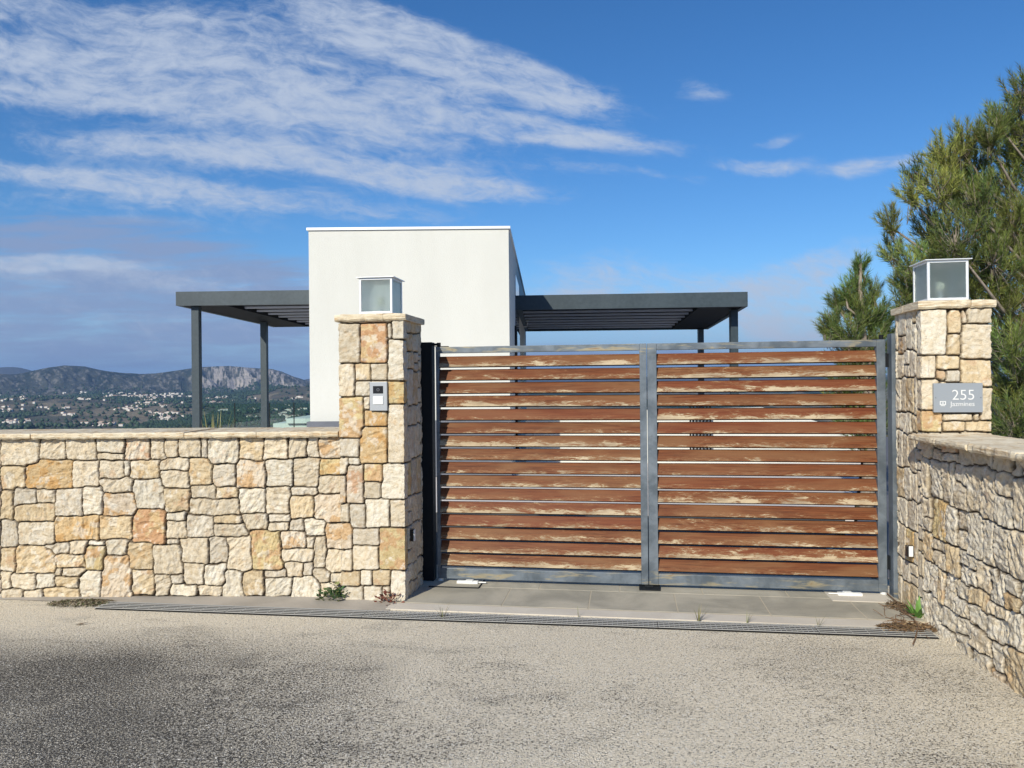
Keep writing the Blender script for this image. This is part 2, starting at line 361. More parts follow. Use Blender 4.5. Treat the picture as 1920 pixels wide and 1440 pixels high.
def m_attr(nt, b): nt.put(b.inputs['Base Color'], nt.attr('tone'))
M_NEEDLE = mat('pine_needles', rough=.55, fn=m_attr, spec=.3)
M_LEAF = mat('leaves', rough=.6, fn=m_attr, spec=.3)
def m_bark(nt, b):
    P = nt.geo(); n = nt.noise(nt.vmul(P, (1, 1, .4)), 30, 5, .7)
    nt.put(b.inputs['Base Color'], nt.mix(nt.ss(n, .3, .7), (.20, .16, .125), (.36, .31, .26))); nt.put(b.inputs['Normal'], nt.bump(n, .7, .01))
M_BARK = mat('pine_bark', rough=.95, fn=m_bark)
def m_terr(nt, b):
    P = nt.geo(); n = nt.noise(P, .012, 7, .7); n2 = nt.noise(P, .05, 5, .7)
    c = nt.attr('tone'); c = nt.mix(nt.ss(n2, .55, .66, 0, .55), c, nt.mix(1., c, (.45, .5, .5), 'MULTIPLY')); c = nt.mix(nt.ss(n, .58, .7, 0, .35), c, nt.mix(1., c, (1.5, 1.4, 1.3), 'MULTIPLY'))
    nt.put(b.inputs['Base Color'], c); nt.put(b.inputs['Normal'], nt.bump(n, .8, 30.))
M_TERR = mat('hillside_earth_and_scrub', rough=.95, fn=m_terr, spec=.05)
M_VILLA = mat('white_village_walls', (.66, .62, .56), .9)
M_TILE = mat('clay_roof_tiles', (.42, .26, .18), .9)

# ------------------------------------------------------------------ the plan: gate frame, pillars, walls
TH = R(8.6); e = np.array([math.cos(TH), -math.sin(TH)]); nn = np.array([math.sin(TH), math.cos(TH)])
G0 = np.array([-.615, 6.030])          # left end of the gate, front plane
def gs(px, py=920):                    # picture column -> metres along the gate
    p = hit(px, py, G0, nn); return float((p[:2] - G0) @ e)
def gp(s, d, z): q = G0 + s * e + d * nn; return (q[0], q[1], z)
PL = np.array([-.797, 5.50])           # left pillar, front right corner
PR = np.array([2.732, 4.986])          # right pillar, front left corner

# ---- ground sheets
def sheet(name, pts, z, m, thick=.0):
    return tag(MB().add([(p[0], p[1], z) for p in pts], [tuple(range(len(pts)))]).build(name, m), kind='structure')
# road as a softly uneven grid
gx = np.linspace(-14, 14, 281); gy = np.linspace(-6, 7.4, 135); X, Y = np.meshgrid(gx, gy)
Z = (fbm(X * .8, Y * .8, 3, 3) - .5) * .022 * sst(np.hypot(X, Y), .5, 2.) * sst(5.0 - Y, 0, 1.2)
tag(grid_obj('road', np.stack([X, Y, Z], -1), M_ROAD), kind='structure')
# paving in front of the gate: granite slabs, pale strip, dusty strip along the wall
slab = MB(); joint = []
s_edges = [-.19, .62, 1.24, 1.86, 2.48, 3.10, 3.46]
for i in range(6):
    a, b_ = s_edges[i] + (.004 if i else 0), s_edges[i + 1] - .004
    slab.obox(G0, e, nn, a, b_, -.585, -.125, -.05, .010)
for i in range(6):
    a, b_ = s_edges[i] + (.22 if i else 0), s_edges[i + 1] + .212 if i < 5 else 3.46
    slab.obox(G0, e, nn, a, b_, -.117, .55, -.05, .010)
tag(slab.build('paving', M_SLAB, bevel=.002), kind='structure')
tag(MB().obox(G0, e, nn, -.19, 3.45, -.60, .56, -.06, .0078).build('paving_joint', M_JOINT), kind='structure')
tag(MB().obox(G0, e, nn, -.19, 3.3, -.745, -.602, -.06, .008).build('kerb_strip', M_CONC), kind='structure')
# drive and yard behind the gate; apron darkened to hold the gate's shade
tag(MB().prism([gp(-.8, 3.2, 0)[:2], gp(4.1, 3.2, 0)[:2], (4.2, 9.2), (9.9, 21.), (9.9, 26.), (-12., 26.), (-12., 9.)], -.06, .012).build('driveway', M_DRIVE), kind='structure')
tag(MB().prism([gp(-.8, .56, 0)[:2], gp(2.98, .56, 0)[:2], gp(4.0, 3.19, 0)[:2], gp(-.8, 3.19, 0)[:2], (-12., 8.98), (-12., 6.7), (-1.5, 6.7)], -.06, .010).build('shade_toned_apron', M_APRON_SHADE), kind='structure')
tag(MB().prism([gp(3.0, .56, 0)[:2], gp(3.9, .5, 0)[:2], (12., 6.), (12., 21.), (9.94, 21.), (4.24, 9.)], -.06, .016).build('yard', M_BLUEPAVE), kind='structure')

# ------------------------------------------------------------------ stone work
PAL = {'c': (.66, .575, .445), 'w': (.70, .64, .53), 'g': (.62, .555, .455), 'b': (.64, .52, .35), 'o': (.60, .44, .25), 'y': (.62, .50, .28), 'r': (.64, .54, .42)}
def stones_panel(u, v, rects, kinds, seed, depth=.034, rough=1., jw=.0030, warp=.016, offs=1., idmap=None):
    """u,v: grids in metres. returns height, colour"""
    uu = u + (fbm(u * 9, v * 9, seed, 3) - .5) * 2 * warp; vv = v + (fbm(u * 9, v * 9, seed + 40, 3) - .5) * 2 * warp
    best = np.full(u.shape, 9.); sec = np.full(u.shape, 9.); ind = np.zeros(u.shape, int)
    for i, (x0, y0, x1, y1) in enumerate(rects):
        cx, cy, hx, hy = (x0 + x1) / 2, (y0 + y1) / 2, (x1 - x0) / 2, (y1 - y0) / 2
        qx = np.abs(uu - cx) - hx; qy = np.abs(vv - cy) - hy
        r = .018
        dd = np.hypot(np.maximum(qx + r, 0), np.maximum(qy + r, 0)) + np.minimum(np.maximum(qx + r, qy + r), 0) - r
        s2 = dd < best
        sec = np.where(s2, best, np.minimum(sec, dd)); ind = np.where(s2, i, ind); best = np.where(s2, dd, best)
    ind0 = ind
    if idmap is not None: ind = np.array(idmap)[ind]
    g = (sec - best) / 2
    g = np.minimum(g, np.where(best > 0, np.maximum(.03 - best, 0), 9))
    jn = jw * (.55 + 1.2 * fbm(u * 14, v * 14, seed + 9, 2))
    body = sst(g, jn * .5, jn + .0035); rnd = sst(g, 0, .014)
    rs = np.random.RandomState(seed); N = len(rects)
    off = offs * rs.uniform(-.006, .007, N)[ind]; cx = np.array([(r[0] + r[2]) / 2 for r in rects])[ind0]; cy = np.array([(r[1] + r[3]) / 2 for r in rects])[ind0]
    tilt = offs * ((u - cx) * rs.uniform(-.07, .07, N)[ind] + (v - cy) * rs.uniform(-.07, .07, N)[ind])
    sx, sy = rs.uniform(0, 50, N)[ind], rs.uniform(0, 50, N)[ind]
    ang = rs.uniform(0, 3.14, N)[ind]; ur = (u * np.cos(ang) + v * np.sin(ang)); vr = (-u * np.sin(ang) + v * np.cos(ang))
    ch = np.abs(fbm(ur * 9 + sx, vr * 20 + sy, seed + 1, 4) - .5)            # chipped, cleaved faces
    ch2 = fbm(u * 40 + sx, v * 40 + sy, seed + 2, 3) - .5
    h = depth * body + body * ((rnd - 1) * .006 + off + tilt + rough * (-ch * .055 + ch2 * .012))
    cols = np.array([PAL[k] for k in kinds])[ind] * rs.uniform(.88, 1.10, N)[ind][..., None]
    st = fbm(u * 12 + sx, v * 12 + sy, seed + 5, 5, .6)
    kk = np.array([{'o': .47, 'y': .48, 'r': .56, 'b': .60}.get(k, .68) for k in kinds])[ind]
    rust = sst(st, kk, kk + .06)[..., None] * np.array([{'o': .75, 'y': .55, 'r': .65, 'b': .35}.get(k, .25) for k in kinds])[ind][..., None]
    rc = np.where(rs.rand(N)[ind][..., None] < .6, np.array((.56, .33, .13)), np.array((.54, .30, .17)))
    cols = cols * (1 - rust) + rc * rust
    st2 = fbm(u * 15 + sy, v * 15 + sx, seed + 6, 4, .6); wh = sst(st2, .60, .68)[..., None] * .55
    cols = cols * (1 - wh) + np.array((.76, .71, .62)) * wh
    joint = sst(1 - body, .02, .6)[..., None]; cols = cols * (1 - joint) + np.array((.13, .10, .07)) * joint
    return h, np.clip(cols, .02, .9)

def rand_rects(u0, u1, v0, v1, seed, hmin=.10, hmax=.22, wmin=.10, wmax=.26):
    rr = random.Random(seed); out = []; z = v0 - .02
    while z < v1:
        h = rr.uniform(hmin, hmax)
        if v1 - (z + h) < hmin * .6: h = v1 - z + .02
        x = u0 - rr.uniform(0, .1)
        while x < u1:
            wd = rr.uniform(wmin, wmax); p = rr.random(); j = rr.uniform(-.02, .02); j2 = rr.uniform(-.02, .02)
            if p < .22 and h > .13: m_ = z + h * rr.uniform(.35, .65); out += [(x, z + j, x + wd, m_), (x, m_, x + wd, z + h + j2)]
            elif p < .34 and wd > .17: m_ = x + wd * rr.uniform(.35, .65); out += [(x, z + j, m_, z + h + j2), (m_, z + j2, x + wd, z + h + j)]
            else: out.append((x, z + j, x + wd, z + h + j2))
            x += wd
        z += h
    return out
def rk(n, seed):
    rr = random.Random(seed); return [rr.choice('cccccwwwwggbbbyrc' if i % 3 else 'ccwwgg') for i in range(n)]

def stone_path(name, path, zlo, zhi, rects, kinds, seed, parent, step=.006, closed=False, push=0., **kw):
    """heightfield of stones wrapped on a plan polyline (outer side = right hand of travel)"""
    path = [np.array(p, float) for p in path]; pts = []; nor = []; us = []
    seg = list(zip(path, path[1:] + ([path[0]] if closed else [])))[:len(path) if closed else len(path) - 1]
    u = 0; N_ = [np.array([(b - a)[1], -(b - a)[0]]) / np.linalg.norm(b - a) for a, b in seg]
    for i, (a, b) in enumerate(seg):
        L = np.linalg.norm(b - a); k = max(2, int(L / step)); nxt = N_[(i + 1) % len(N_)] if (closed or i + 1 < len(N_)) else N_[i]
        prv = N_[i - 1] if (closed or i) else N_[i]
        for j in range(k):
            t = j / k; n_ = N_[i].copy()
            if j == 0 and (closed or i): n_ = (prv + n_); n_ = n_ / (1 + prv @ N_[i])
            pts.append(a + (b - a) * t); nor.append(n_); us.append(u + L * t)
        u += L
    if not closed: pts.append(path[-1]); nor.append(N_[-1]); us.append(u)
    pts = np.array(pts); nor = np.array(nor); us = np.array(us); vs = np.arange(zlo, zhi + 1e-6, step)
    U, V = np.meshgrid(us, vs); h, col = stones_panel(U, V, rects, kinds, seed, **kw)
    h = h - kw.get('depth', .034) + push
    P = np.zeros(U.shape + (3,)); P[..., 0] = pts[None, :, 0] + nor[None, :, 0] * h; P[..., 1] = pts[None, :, 1] + nor[None, :, 1] * h; P[..., 2] = V
    return grid_obj(name, P, M_STONE, parent, cols=col, closed=closed)

def cope_piece(mb, O, a, b, s0, s1, d0, d1, z0, z1, seed):
    """a roughly dressed flat coping stone in frame O + s*a + d*b with uneven edges"""
    rr = random.Random(seed); k = max(2, int((s1 - s0) / .03)); rows = []
    fr = [rr.uniform(-.006, .006) for _ in range(k + 1)]; bt = [rr.uniform(-.005, .003) for _ in range(k + 1)]; tp = [rr.uniform(-.002, .003) for _ in range(k + 1)]
    vs = []; fs = []
    for i in range(k + 1):
        s = s0 + (s1 - s0) * i / k; ends = .004 if i in (0, k) else 0
        prof = [(d0 + fr[i] + ends + .010, z0 + bt[i]), (d0 + fr[i] + ends, z0 + .012 + bt[i]), (d0 + fr[i] * .6 + ends, z1 - .010 + tp[i]), (d0 + .008 + fr[i], z1 + tp[i] - ends),
                ((d0 + d1) / 2, z1 + tp[i] * 1.5 - ends), (d1 - fr[i], z1 - ends), (d1 - fr[i], z0)]
        for dd, z in prof: vs.append((O[0] + s * a[0] + dd * b[0], O[1] + s * a[1] + dd * b[1], z))
    m_ = 7
    for i in range(k):
        for j in range(m_): fs.append((i * m_ + j, i * m_ + (j + 1) % m_, (i + 1) * m_ + (j + 1) % m_, (i + 1) * m_ + j))
    fs += [tuple(range(m_))[::-1], tuple(range(k * m_, (k + 1) * m_))]
    mb.add(vs, fs)

# traced stones of the left wall (detail picture: 3x, origin 0,660) -> metres on the wall
LW = """0,490,212,640,c 215,497,362,605,c 368,495,530,612,c 535,497,700,572,w 535,572,697,605,c 700,497,837,612,r 840,497,925,610,c 925,497,1003,590,c 1005,497,1125,600,c 1128,490,1167,600,g
1170,490,1335,632,w 1335,495,1480,610,b 1480,495,1615,605,c 1617,495,1725,600,c 1727,495,1792,600,g 1795,497,1918,600,r 0,645,135,780,b 137,612,405,775,o 408,617,548,768,c 552,612,692,712,c 695,612,725,700,w
727,600,893,715,b 895,595,1060,668,c 895,670,1062,768,c 1063,600,1188,750,b 1189,628,1322,760,g 1323,610,1490,772,r 1492,605,1645,762,w 1648,600,1792,760,c 1795,605,1960,692,y 1795,695,1960,790,c 560,712,745,790,c
0,785,70,940,b 70,757,200,860,g 203,780,310,852,c 313,772,465,918,g 467,757,578,915,w 580,790,762,925,r 750,712,918,885,w 922,770,1065,900,b 1073,745,1203,835,c 1205,765,1332,828,b 1062,830,1350,920,c
1337,765,1490,905,w 1492,757,1627,912,c 1630,765,1787,808,g 1632,812,1767,935,b 1770,800,1970,960,r 85,860,308,957,b 0,942,98,1100,g 103,957,302,1095,c 305,922,548,1068,o 553,928,735,1055,b 738,890,930,1080,o
922,900,1045,948,w 930,950,1042,1055,c 1044,922,1202,1042,g 1205,920,1352,970,b 1205,972,1380,1040,c 1365,910,1498,1005,c 1500,912,1632,955,g 1500,957,1620,1005,c 1625,938,1712,1003,g 1715,940,1828,1035,w
1830,962,1970,1112,r 0,1102,85,1232,b 88,1092,305,1246,b 240,1075,380,1130,g 382,1065,490,1138,c 492,1058,585,1090,w 588,1060,712,1145,w 313,1135,470,1218,b 473,1092,583,1230,y 718,1080,857,1228,b
860,1090,1032,1250,c 937,1058,1000,1088,g 1003,1045,1167,1190,c 1170,1043,1273,1195,g 1275,1043,1412,1230,c 1416,1008,1577,1225,y 1580,1010,1720,1105,r 1580,1108,1757,1176,c 1725,1037,1763,1108,c 1768,1040,1832,1215,c
1836,1115,1960,1235,c 1598,1180,1700,1272,c 1702,1182,1760,1255,g 1763,1218,1860,1298,c 0,1235,60,1335,c 64,1250,200,1337,c 203,1252,300,1335,w 304,1220,343,1268,c 345,1218,475,1270,c 300,1272,440,1330,b
442,1232,555,1370,w 570,1148,730,1372,r 732,1232,867,1352,b 870,1255,953,1357,c 955,1252,1022,1302,g 955,1304,1102,1357,w 1033,1182,1142,1316,c 1105,1318,1240,1357,c 1144,1192,1272,1316,w 1245,1228,1363,1362,w
1365,1232,1480,1357,b 1482,1230,1598,1273,g 1490,1276,1640,1362,w 1643,1265,1797,1378,w 1799,1300,1900,1375,c 1863,1240,1960,1298,c 0,1338,128,1378,c 132,1338,240,1378,c 244,1332,438,1380,b"""
LPs = """633,594,735,605,c 633,606,674,681,c 675,606,725,680,o 735,594,759,636,w 727,637,759,714,w 725,607,733,634,g 633,682,664,744,c 664,682,694,714,b 694,682,726,714,c 664,715,694,743,w 694,715,726,769,c 727,715,759,757,y
630,745,680,822,y 681,745,694,769,c 682,770,725,799,o 727,758,760,868,c 673,801,725,868,o 630,823,672,857,g 653,859,674,872,w 648,873,681,944,r 682,871,716,903,y 682,904,710,935,c 717,870,760,936,w 655,946,685,990,g
685,937,729,989,w 730,938,760,989,c 660,992,710,1023,g 660,1025,709,1069,c 711,990,760,1069,y 630,1072,674,1100,b 676,1070,697,1098,w 697,1070,731,1099,b 732,1071,760,1135,w 640,1101,680,1130,w 682,1100,715,1130,w 716,1101,731,1135,c
630,858,652,890,c 630,892,650,944,r 630,946,655,980,c 630,981,660,1031,r 630,1032,660,1071,c"""
RPs = """1727,587,1776,665,w 1777,589,1803,625,b 1777,626,1801,667,b 1804,588,1814,607,c 1815,584,1861,606,c 1804,608,1861,673,c 1728,667,1756,710,c 1757,667,1800,693,b 1757,695,1775,712,b 1776,694,1803,717,g 1802,674,1861,725,b
1728,712,1762,769,c 1763,718,1838,773,c 1839,726,1861,786,c 1728,770,1768,810,y 1769,774,1826,788,c 1769,790,1812,810,b 1813,790,1861,810,b 1827,774,1838,788,c"""
def parse(txt): return [(float(a), float(b), float(c), float(d_), k) for a, b, c, d_, k in (t.split(',') for t in txt.split())]

# ---- left wall
WL0 = np.array([-1.30, 5.635]); wdir = np.array([-math.cos(R(1.6)), math.sin(R(1.6))]); wn = np.array([math.sin(R(1.6)), math.cos(R(1.6))])
LEN = 4.2; WEND = WL0 + wdir * LEN
rects = []; kinds = []
for x0, y0, x1, y1, k in parse(LW):
    a = hit(x0 / 3, y1 / 3 + 660, WL0, wn); b_ = hit(x1 / 3, y0 / 3 + 660, WL0, wn)
    ua = (a[:2] - WEND) @ -wdir; ub = (b_[:2] - WEND) @ -wdir
    rects.append((ua, a[2], ub, b_[2])); kinds.append(k)
umin = min(r[0] for r in rects)
extra = rand_rects(-.05, umin - .0, -.05, 1.25, 77); extra = [(a, b, min(c, umin), d_) for a, b, c, d_ in extra if a < umin - .03]
rects += extra; kinds += rk(len(extra), 3)
wall_l = thing('stone_wall', (WL0[0] - 1.5, WL0[1] + .25, 0), 'long cream rubble stone garden wall left of the gate, with flat stone coping', 'wall')
MB().obox(WEND, -wdir, wn, 0.005, LEN - .0, .075, .52, -.1, 1.213).build('wall_core', M_DIRT, wall_l)
stone_path('stone_face', [WEND, WL0 - wdir * .0], -.08, 1.218, rects, kinds, 11, wall_l, step=.0045, rough=.85)
mbc = MB(); rr = random.Random(4); s = 0
for i, L in enumerate([.62, .55, .70, .48, .66, .42, .58, .5]):
    s1 = min(s + L, LEN - .005)
    if s1 - s > .05: cope_piece(mbc, WL0 + wdir * .006, wdir, wn, s + .002, s1 - .002, -.045, .56, 1.214, 1.258 + rr.uniform(-.002, .003), i + 9)
    s = s1
mbc.build('coping', M_COPE, wall_l)

# ---- pillars
def pillar(name, FR, w_, d_, ztop, traced, seed, label, side_first):
    """FR = front-right or front-left plan corner; closed path clockwise seen from above => outer side on the right"""
    root = thing(name, (FR[0], FR[1], 0), label, 'pillar')
    BL = FR + d_ * nn if side_first else FR - w_ * e + d_ * nn
    if side_first: fl = FR; fr = FR + w_ * e
    else: fl = FR - w_ * e; fr = FR
    bl = fl + d_ * nn; br = fr + d_ * nn
    path = [fl, fr, br, bl]                       # counter clockwise from above: outer = right of travel
    per = 2 * (w_ + d_); rects = []; kinds = []
    for x0, y0, x1, y1, k in parse(traced):
        a = hit(x0, y1, fl, nn); b = hit(x1, y0, fl, nn)
        rects.append((max((a[:2] - fl) @ e, -.004), a[2], min((b[:2] - fl) @ e, w_ + .004), b[2])); kinds.append(k)
    lowz = min(r[1] for r in rects)
    if lowz > .15:
        ex = rand_rects(0, w_, -.05, lowz, seed + 5); ex = [(a, b, min(c, w_), min(d2, lowz)) for a, b, c, d2 in ex if a < w_ - .02]; rects += ex; kinds += rk(len(ex), seed)
    idm = list(range(len(rects))); wr = .10; rq = random.Random(seed)
    for i in range(len(idm)):                     # corner stones run round the corner
        a, b, c, d2 = rects[i]
        if c > w_ - .03: rects[i] = (a, b, w_ + wr * rq.uniform(.7, 1.2), d2)
        a, b, c, d2 = rects[i]
        if a < .03:
            k_ = wr * rq.uniform(.7, 1.2); rects[i] = (-.1, b, c, d2); rects.append((per - k_, b, per + .1, d2)); kinds.append(kinds[i]); idm.append(i)
    for q, (a0, a1) in enumerate(((w_, w_ + d_), (w_ + d_, 2 * w_ + d_), (2 * w_ + d_, per))):
        ex = rand_rects(a0, a1, -.05, ztop - .045, seed + 20 + q, .13, .30, .09, .17)
        ex = [(max(a, a0), b, min(c, a1), d2) for a, b, c, d2 in ex if min(c, a1) - max(a, a0) > .02]
        if q == 0: ex = [(max(a, w_ + wr), b, c, d2) for a, b, c, d2 in ex if c > w_ + wr + .03]
        if q == 2: ex = [(a, b, min(c, per - wr), d2) for a, b, c, d2 in ex if a < per - wr - .03]
        rects += ex; kinds += rk(len(ex), seed + q); idm = idm + list(range(len(idm), len(rects)))
    stone_path('stone_face', path, -.08, ztop - .048, rects, kinds, seed, root, step=.0046, closed=True, warp=.006, jw=.0032, offs=.25, rough=.5, idmap=idm)
    ctr = (fl + fr + bl + br) / 4
    MB().obox(fl, e, nn, .075, w_ - .075, .075, d_ - .075, -.1, ztop - .05).build('core', M_DIRT, root)
    mb = MB(); O = fl
    ov = .022
    cuts = [-ov, w_ * .42, w_ * .70, w_ + ov]
    for i in range(3): cope_piece(mb, O, e, nn, cuts[i] + .001, cuts[i + 1] - .001, -ov, d_ * .52, ztop - .050, ztop + (.003 if i == 1 else 0), seed + i)
    for i in range(2): cope_piece(mb, O + nn * (d_), e, -nn, (-ov, w_ * .55)[i] + .001, (w_ * .55, w_ + ov)[i] - .001, -ov, d_ * .475, ztop - .050, ztop, seed + 5 + i)
    mb.build('coping', M_COPE, root)
    return ctr, root
cL, pill_l = pillar('gate_pillar', PL, .502, .50, 2.128, LPs, 31, 'square cream stone pillar with an intercom panel, left of the gate', False)
cR, pill_r = pillar('gate_pillar', PR, .437, .49, 2.128, RPs, 47, 'square cream stone pillar carrying the grey house number plate', True)

# ---- right wall, flush with the left face of the right pillar, running towards the viewer
RW0 = PR - nn * .004; RWL = 3.6
wall_r = thing('stone_wall', (PR[0] + .1, PR[1] - 1.5, 0), 'rough cream rubble stone wall running forward from the numbered pillar', 'wall')
RWE = RW0 - nn * RWL
rr_ = rand_rects(0, RWL, -.05, 1.22, 5, .15, .34, .11, .26)
stone_path('stone_face', [RW0, RWE], -.08, 1.203, rr_, [{'g': 'w'}.get(k_, k_) for k_ in rk(len(rr_), 61)], 71, wall_r, step=.005, depth=.024, rough=.95, warp=.020, jw=.0034, push=.010)
MB().obox(RW0, -nn, e, 0.0, RWL, .085, .34, -.1, 1.20).build('wall_core', M_DIRT, wall_r)
mbc = MB(); s = 0
for i, L in enumerate([.46, .40, .52, .44, .5, .6, .6]):
    s1 = min(s + L, RWL)
    if s1 - s > .05: cope_piece(mbc, RW0 - nn * .004, -nn, e, s + .002, s1 - .002, -.090 - .01 * (i == 1), .40, 1.205 + .004 * (i % 2), 1.243 + .003 * (i % 3), i + 60)
    s = s1
mbc.build('coping', M_COPE, wall_r)
# garden wall running on to the right of the pillar is hidden; a low return closes the garden behind it

# ------------------------------------------------------------------ gate
Z0, Z1 = .036, 1.905
def leaf(s0, s1, st_l, st_r, hinge_left, label):
    o = G0 + s0 * e; root = thing('gate_leaf', (o[0], o[1], 0), label, 'gate', 'leaves of the double driveway gate')
    f = MB(); D = .055
    f.obox(G0, e, nn, s0, s0 + st_l, 0, D, Z0, Z1).obox(G0, e, nn, s1 - st_r, s1, 0, D, Z0, Z1)
    f.obox(G0, e, nn, s0 + st_l, s1 - st_r, 0.001, D - .001, Z1 - .052, Z1 - .001).obox(G0, e, nn, s0 + st_l, s1 - st_r, .001, D - .001, Z0 + .001, Z0 + .085)
    f.build('frame', M_STEEL, root, bevel=.003)
    n = 16; a, b = s0 + st_l + .0, s1 - st_r - .0; zt, zb = Z1 - .078, Z0 + .108; pit = (zt - zb + .021) / n
    vs = []; fs = []; al = []; ac = []; si = []; mi_ = []; K = 40; rr = random.Random(int(s0 * 100) + 3)
    for i in range(n):
        top = zt - i * pit; hgt = .0840; sid = rr.random(); bow = rr.uniform(-.0015, .0015); tw = rr.uniform(-.003, .003)
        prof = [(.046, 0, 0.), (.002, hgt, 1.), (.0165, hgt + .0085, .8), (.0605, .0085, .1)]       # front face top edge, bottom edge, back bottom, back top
        base = len(vs)
        for j in range(K + 1):
            t = j / K; ss_ = a + (b - a) * t
            for q, (dep, dz_, v_) in enumerate(prof):
                z = top - dz_ + bow * math.sin(t * 3.14) + tw * (t - .5)
                vs.append(gp(ss_, dep, z)); al.append(ss_ + i * 3.3); ac.append(v_); si.append(sid)
        for j in range(K):
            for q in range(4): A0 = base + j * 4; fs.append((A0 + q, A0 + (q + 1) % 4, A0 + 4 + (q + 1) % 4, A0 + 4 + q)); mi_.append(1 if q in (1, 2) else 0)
        fs.append((base, base + 3, base + 2, base + 1)); A0 = base + K * 4; fs.append((A0, A0 + 1, A0 + 2, A0 + 3)); mi_ += [0, 0]
    mb = MB(); mb.add(vs, fs); mb.mi = mi_
    mb.build('slat_panel', [M_WOOD, M_WOOD_SHADE], root, attrs={'along': ('FLOAT', al), 'across': ('FLOAT', ac), 'sid': ('FLOAT', si)})
    hx = s0 + .01 if hinge_left else s1 - .03
    h = MB(); c = gp(hx + .01, .03, 0); h.tube([(c[0], c[1], Z1 + .001), (c[0], c[1], Z1 + .035)], .016, 12)
    h.obox(G0, e, nn, hx - .02 if hinge_left else hx - .05, hx + .09 if hinge_left else hx + .02, .012, .045, Z1 + .0005, Z1 + .006)
    h.build('top_hinge', M_DARK, root)
    h = MB(); h.tube([(c[0], c[1], .012), (c[0], c[1], Z0 - .002)], .024, 14); h.build('bottom_pivot', M_ALU, root)
    sg = 1 if hinge_left else -1; x0 = hx + sg * .16; ar = MB()
    ar.obox(G0, e, nn, min(x0, x0 + sg * .17), max(x0, x0 + sg * .17), -.055, -.015, .014, .034); ar.obox(G0, e, nn, min(x0 + sg * .165, x0 + sg * .235), max(x0 + sg * .165, x0 + sg * .235), -.04, -.028, .02, .028)
    ar.obox(G0, e, nn, min(x0 + sg * .07, x0 + sg * .13), max(x0 + sg * .07, x0 + sg * .13), -.060, -.012, .030, .040)
    ar.build('opener_arm', M_WHITE, root, bevel=.002)
    return root
sL1 = gs(1215); sR1 = gs(1662.5)
leaf(0, sL1 - .003, gs(825) - 0, gs(1214.5) - gs(1201.5), True, 'left leaf of the gate with brown louvre slats, hung beside the intercom pillar')
leaf(sL1 + .003, sR1, gs(1233.5) - gs(1216), gs(1662.5) - gs(1646), False, 'right leaf of the gate, heavily peeled red brown slats, next to the numbered pillar')
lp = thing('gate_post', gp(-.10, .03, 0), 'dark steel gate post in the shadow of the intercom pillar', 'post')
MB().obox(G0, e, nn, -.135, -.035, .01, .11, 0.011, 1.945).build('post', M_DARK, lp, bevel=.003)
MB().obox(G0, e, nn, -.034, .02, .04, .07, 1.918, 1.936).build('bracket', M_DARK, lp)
rp = thing('gate_post', gp(sR1 + .06, .03, 0), 'grey steel gate post against the numbered pillar', 'post')
MB().obox(G0, e, nn, sR1 + .028, sR1 + .105, -.045, .05, 0.0, 1.945).build('post', M_STEEL, rp, bevel=.003)
MB().obox(G0, e, nn, sR1 + .001, sR1 + .027, .015, .05, 1.70, 1.80).build('bracket', M_DARK, rp)
MB().obox(G0, e, nn, sR1 + .001, sR1 + .027, .015, .05, .2, .3).build('bracket', M_DARK, rp)
# stop on the ground, opener covers
gstop = MB(); sm = sL1
pl = [(sm - .075, .0), (sm + .085, .0), (sm + .085, .11), (sm - .075, .11)]
gstop.prism([gp(a, b - .075, 0)[:2] for a, b in pl], .0105, [.018, .018, .034, .034]); gstop.obox(G0, e, nn, sm - .03, sm + .035, -.03, .02, .018, .035)
tag(gstop.build('gate_stop', M_DARK, bevel=.002), 'small dark metal stop on the paving where the two gate leaves meet', 'gate stop')
cv = thing('opener_cover', gp(.15, -.05, .01), 'grey steel cover plate in the paving under the left end of the gate', 'cover plate')
MB().obox(G0, e, nn, -.03, .37, -.16, .14, .0102, .0145).build('plate', M_SLAB, cv, bevel=.001); MB().obox(G0, e, nn, .366, .372, -.16, .14, .0103, .019).obox(G0, e, nn, -.03, .37, -.166, -.161, .0103, .018).build('rim', M_DARK, cv)
cv = thing('opener_cover', gp(3.1, -.05, .01), 'pale whitish cover plate in the paving under the right end of the gate', 'cover plate')
MB().obox(G0, e, nn, 2.98, 3.40, -.19, .14, .0102, .0155).build('plate', M_CONC, cv, bevel=.001)

# ------------------------------------------------------------------ channel drain
g0 = gnd(190, 1137)[:2]; g1 = gnd(1752, 1191)[:2]; dd_ = (g1 - g0); GL = np.linalg.norm(dd_); de = dd_ / GL; dn = np.array([-de[1], de[0]])
drain = thing('channel_drain', (g0[0], g0[1], 0), 'long slotted steel drain grating set across the front of the gate and wall', 'drain')
MB().obox(g0, de, dn, 0, GL, -.073, .073, -.0, .0035).build('channel', mat('drain_depth_shade', (.012, .011, .010), .95), drain)  # flat near-black strip, painted shade in place of a deep channel
M_GRATE = mat('drain_steel', (.42, .42, .41), .5, .3)
k = 0; s = 0
while s < GL - .02:
    s1 = min(s + 1.0, GL); gm = MB()
    for dd2 in (-.070, -.035, .0, .035, .070): gm.obox(g0, de, dn, s + .002, s1 - .002, dd2 - .0032, dd2 + .0032, .0115, .0155)
    q = s + .006
    while q < s1 - .004:
        gm.obox(g0, de, dn, q, q + .003, -.068, .068, .011, .0150 if k in (2, 3, 4) else .0125); q += .0333 if k in (2, 3, 4) else .1
    gm.build('grating', M_GRATE, drain); s = s1; k += 1
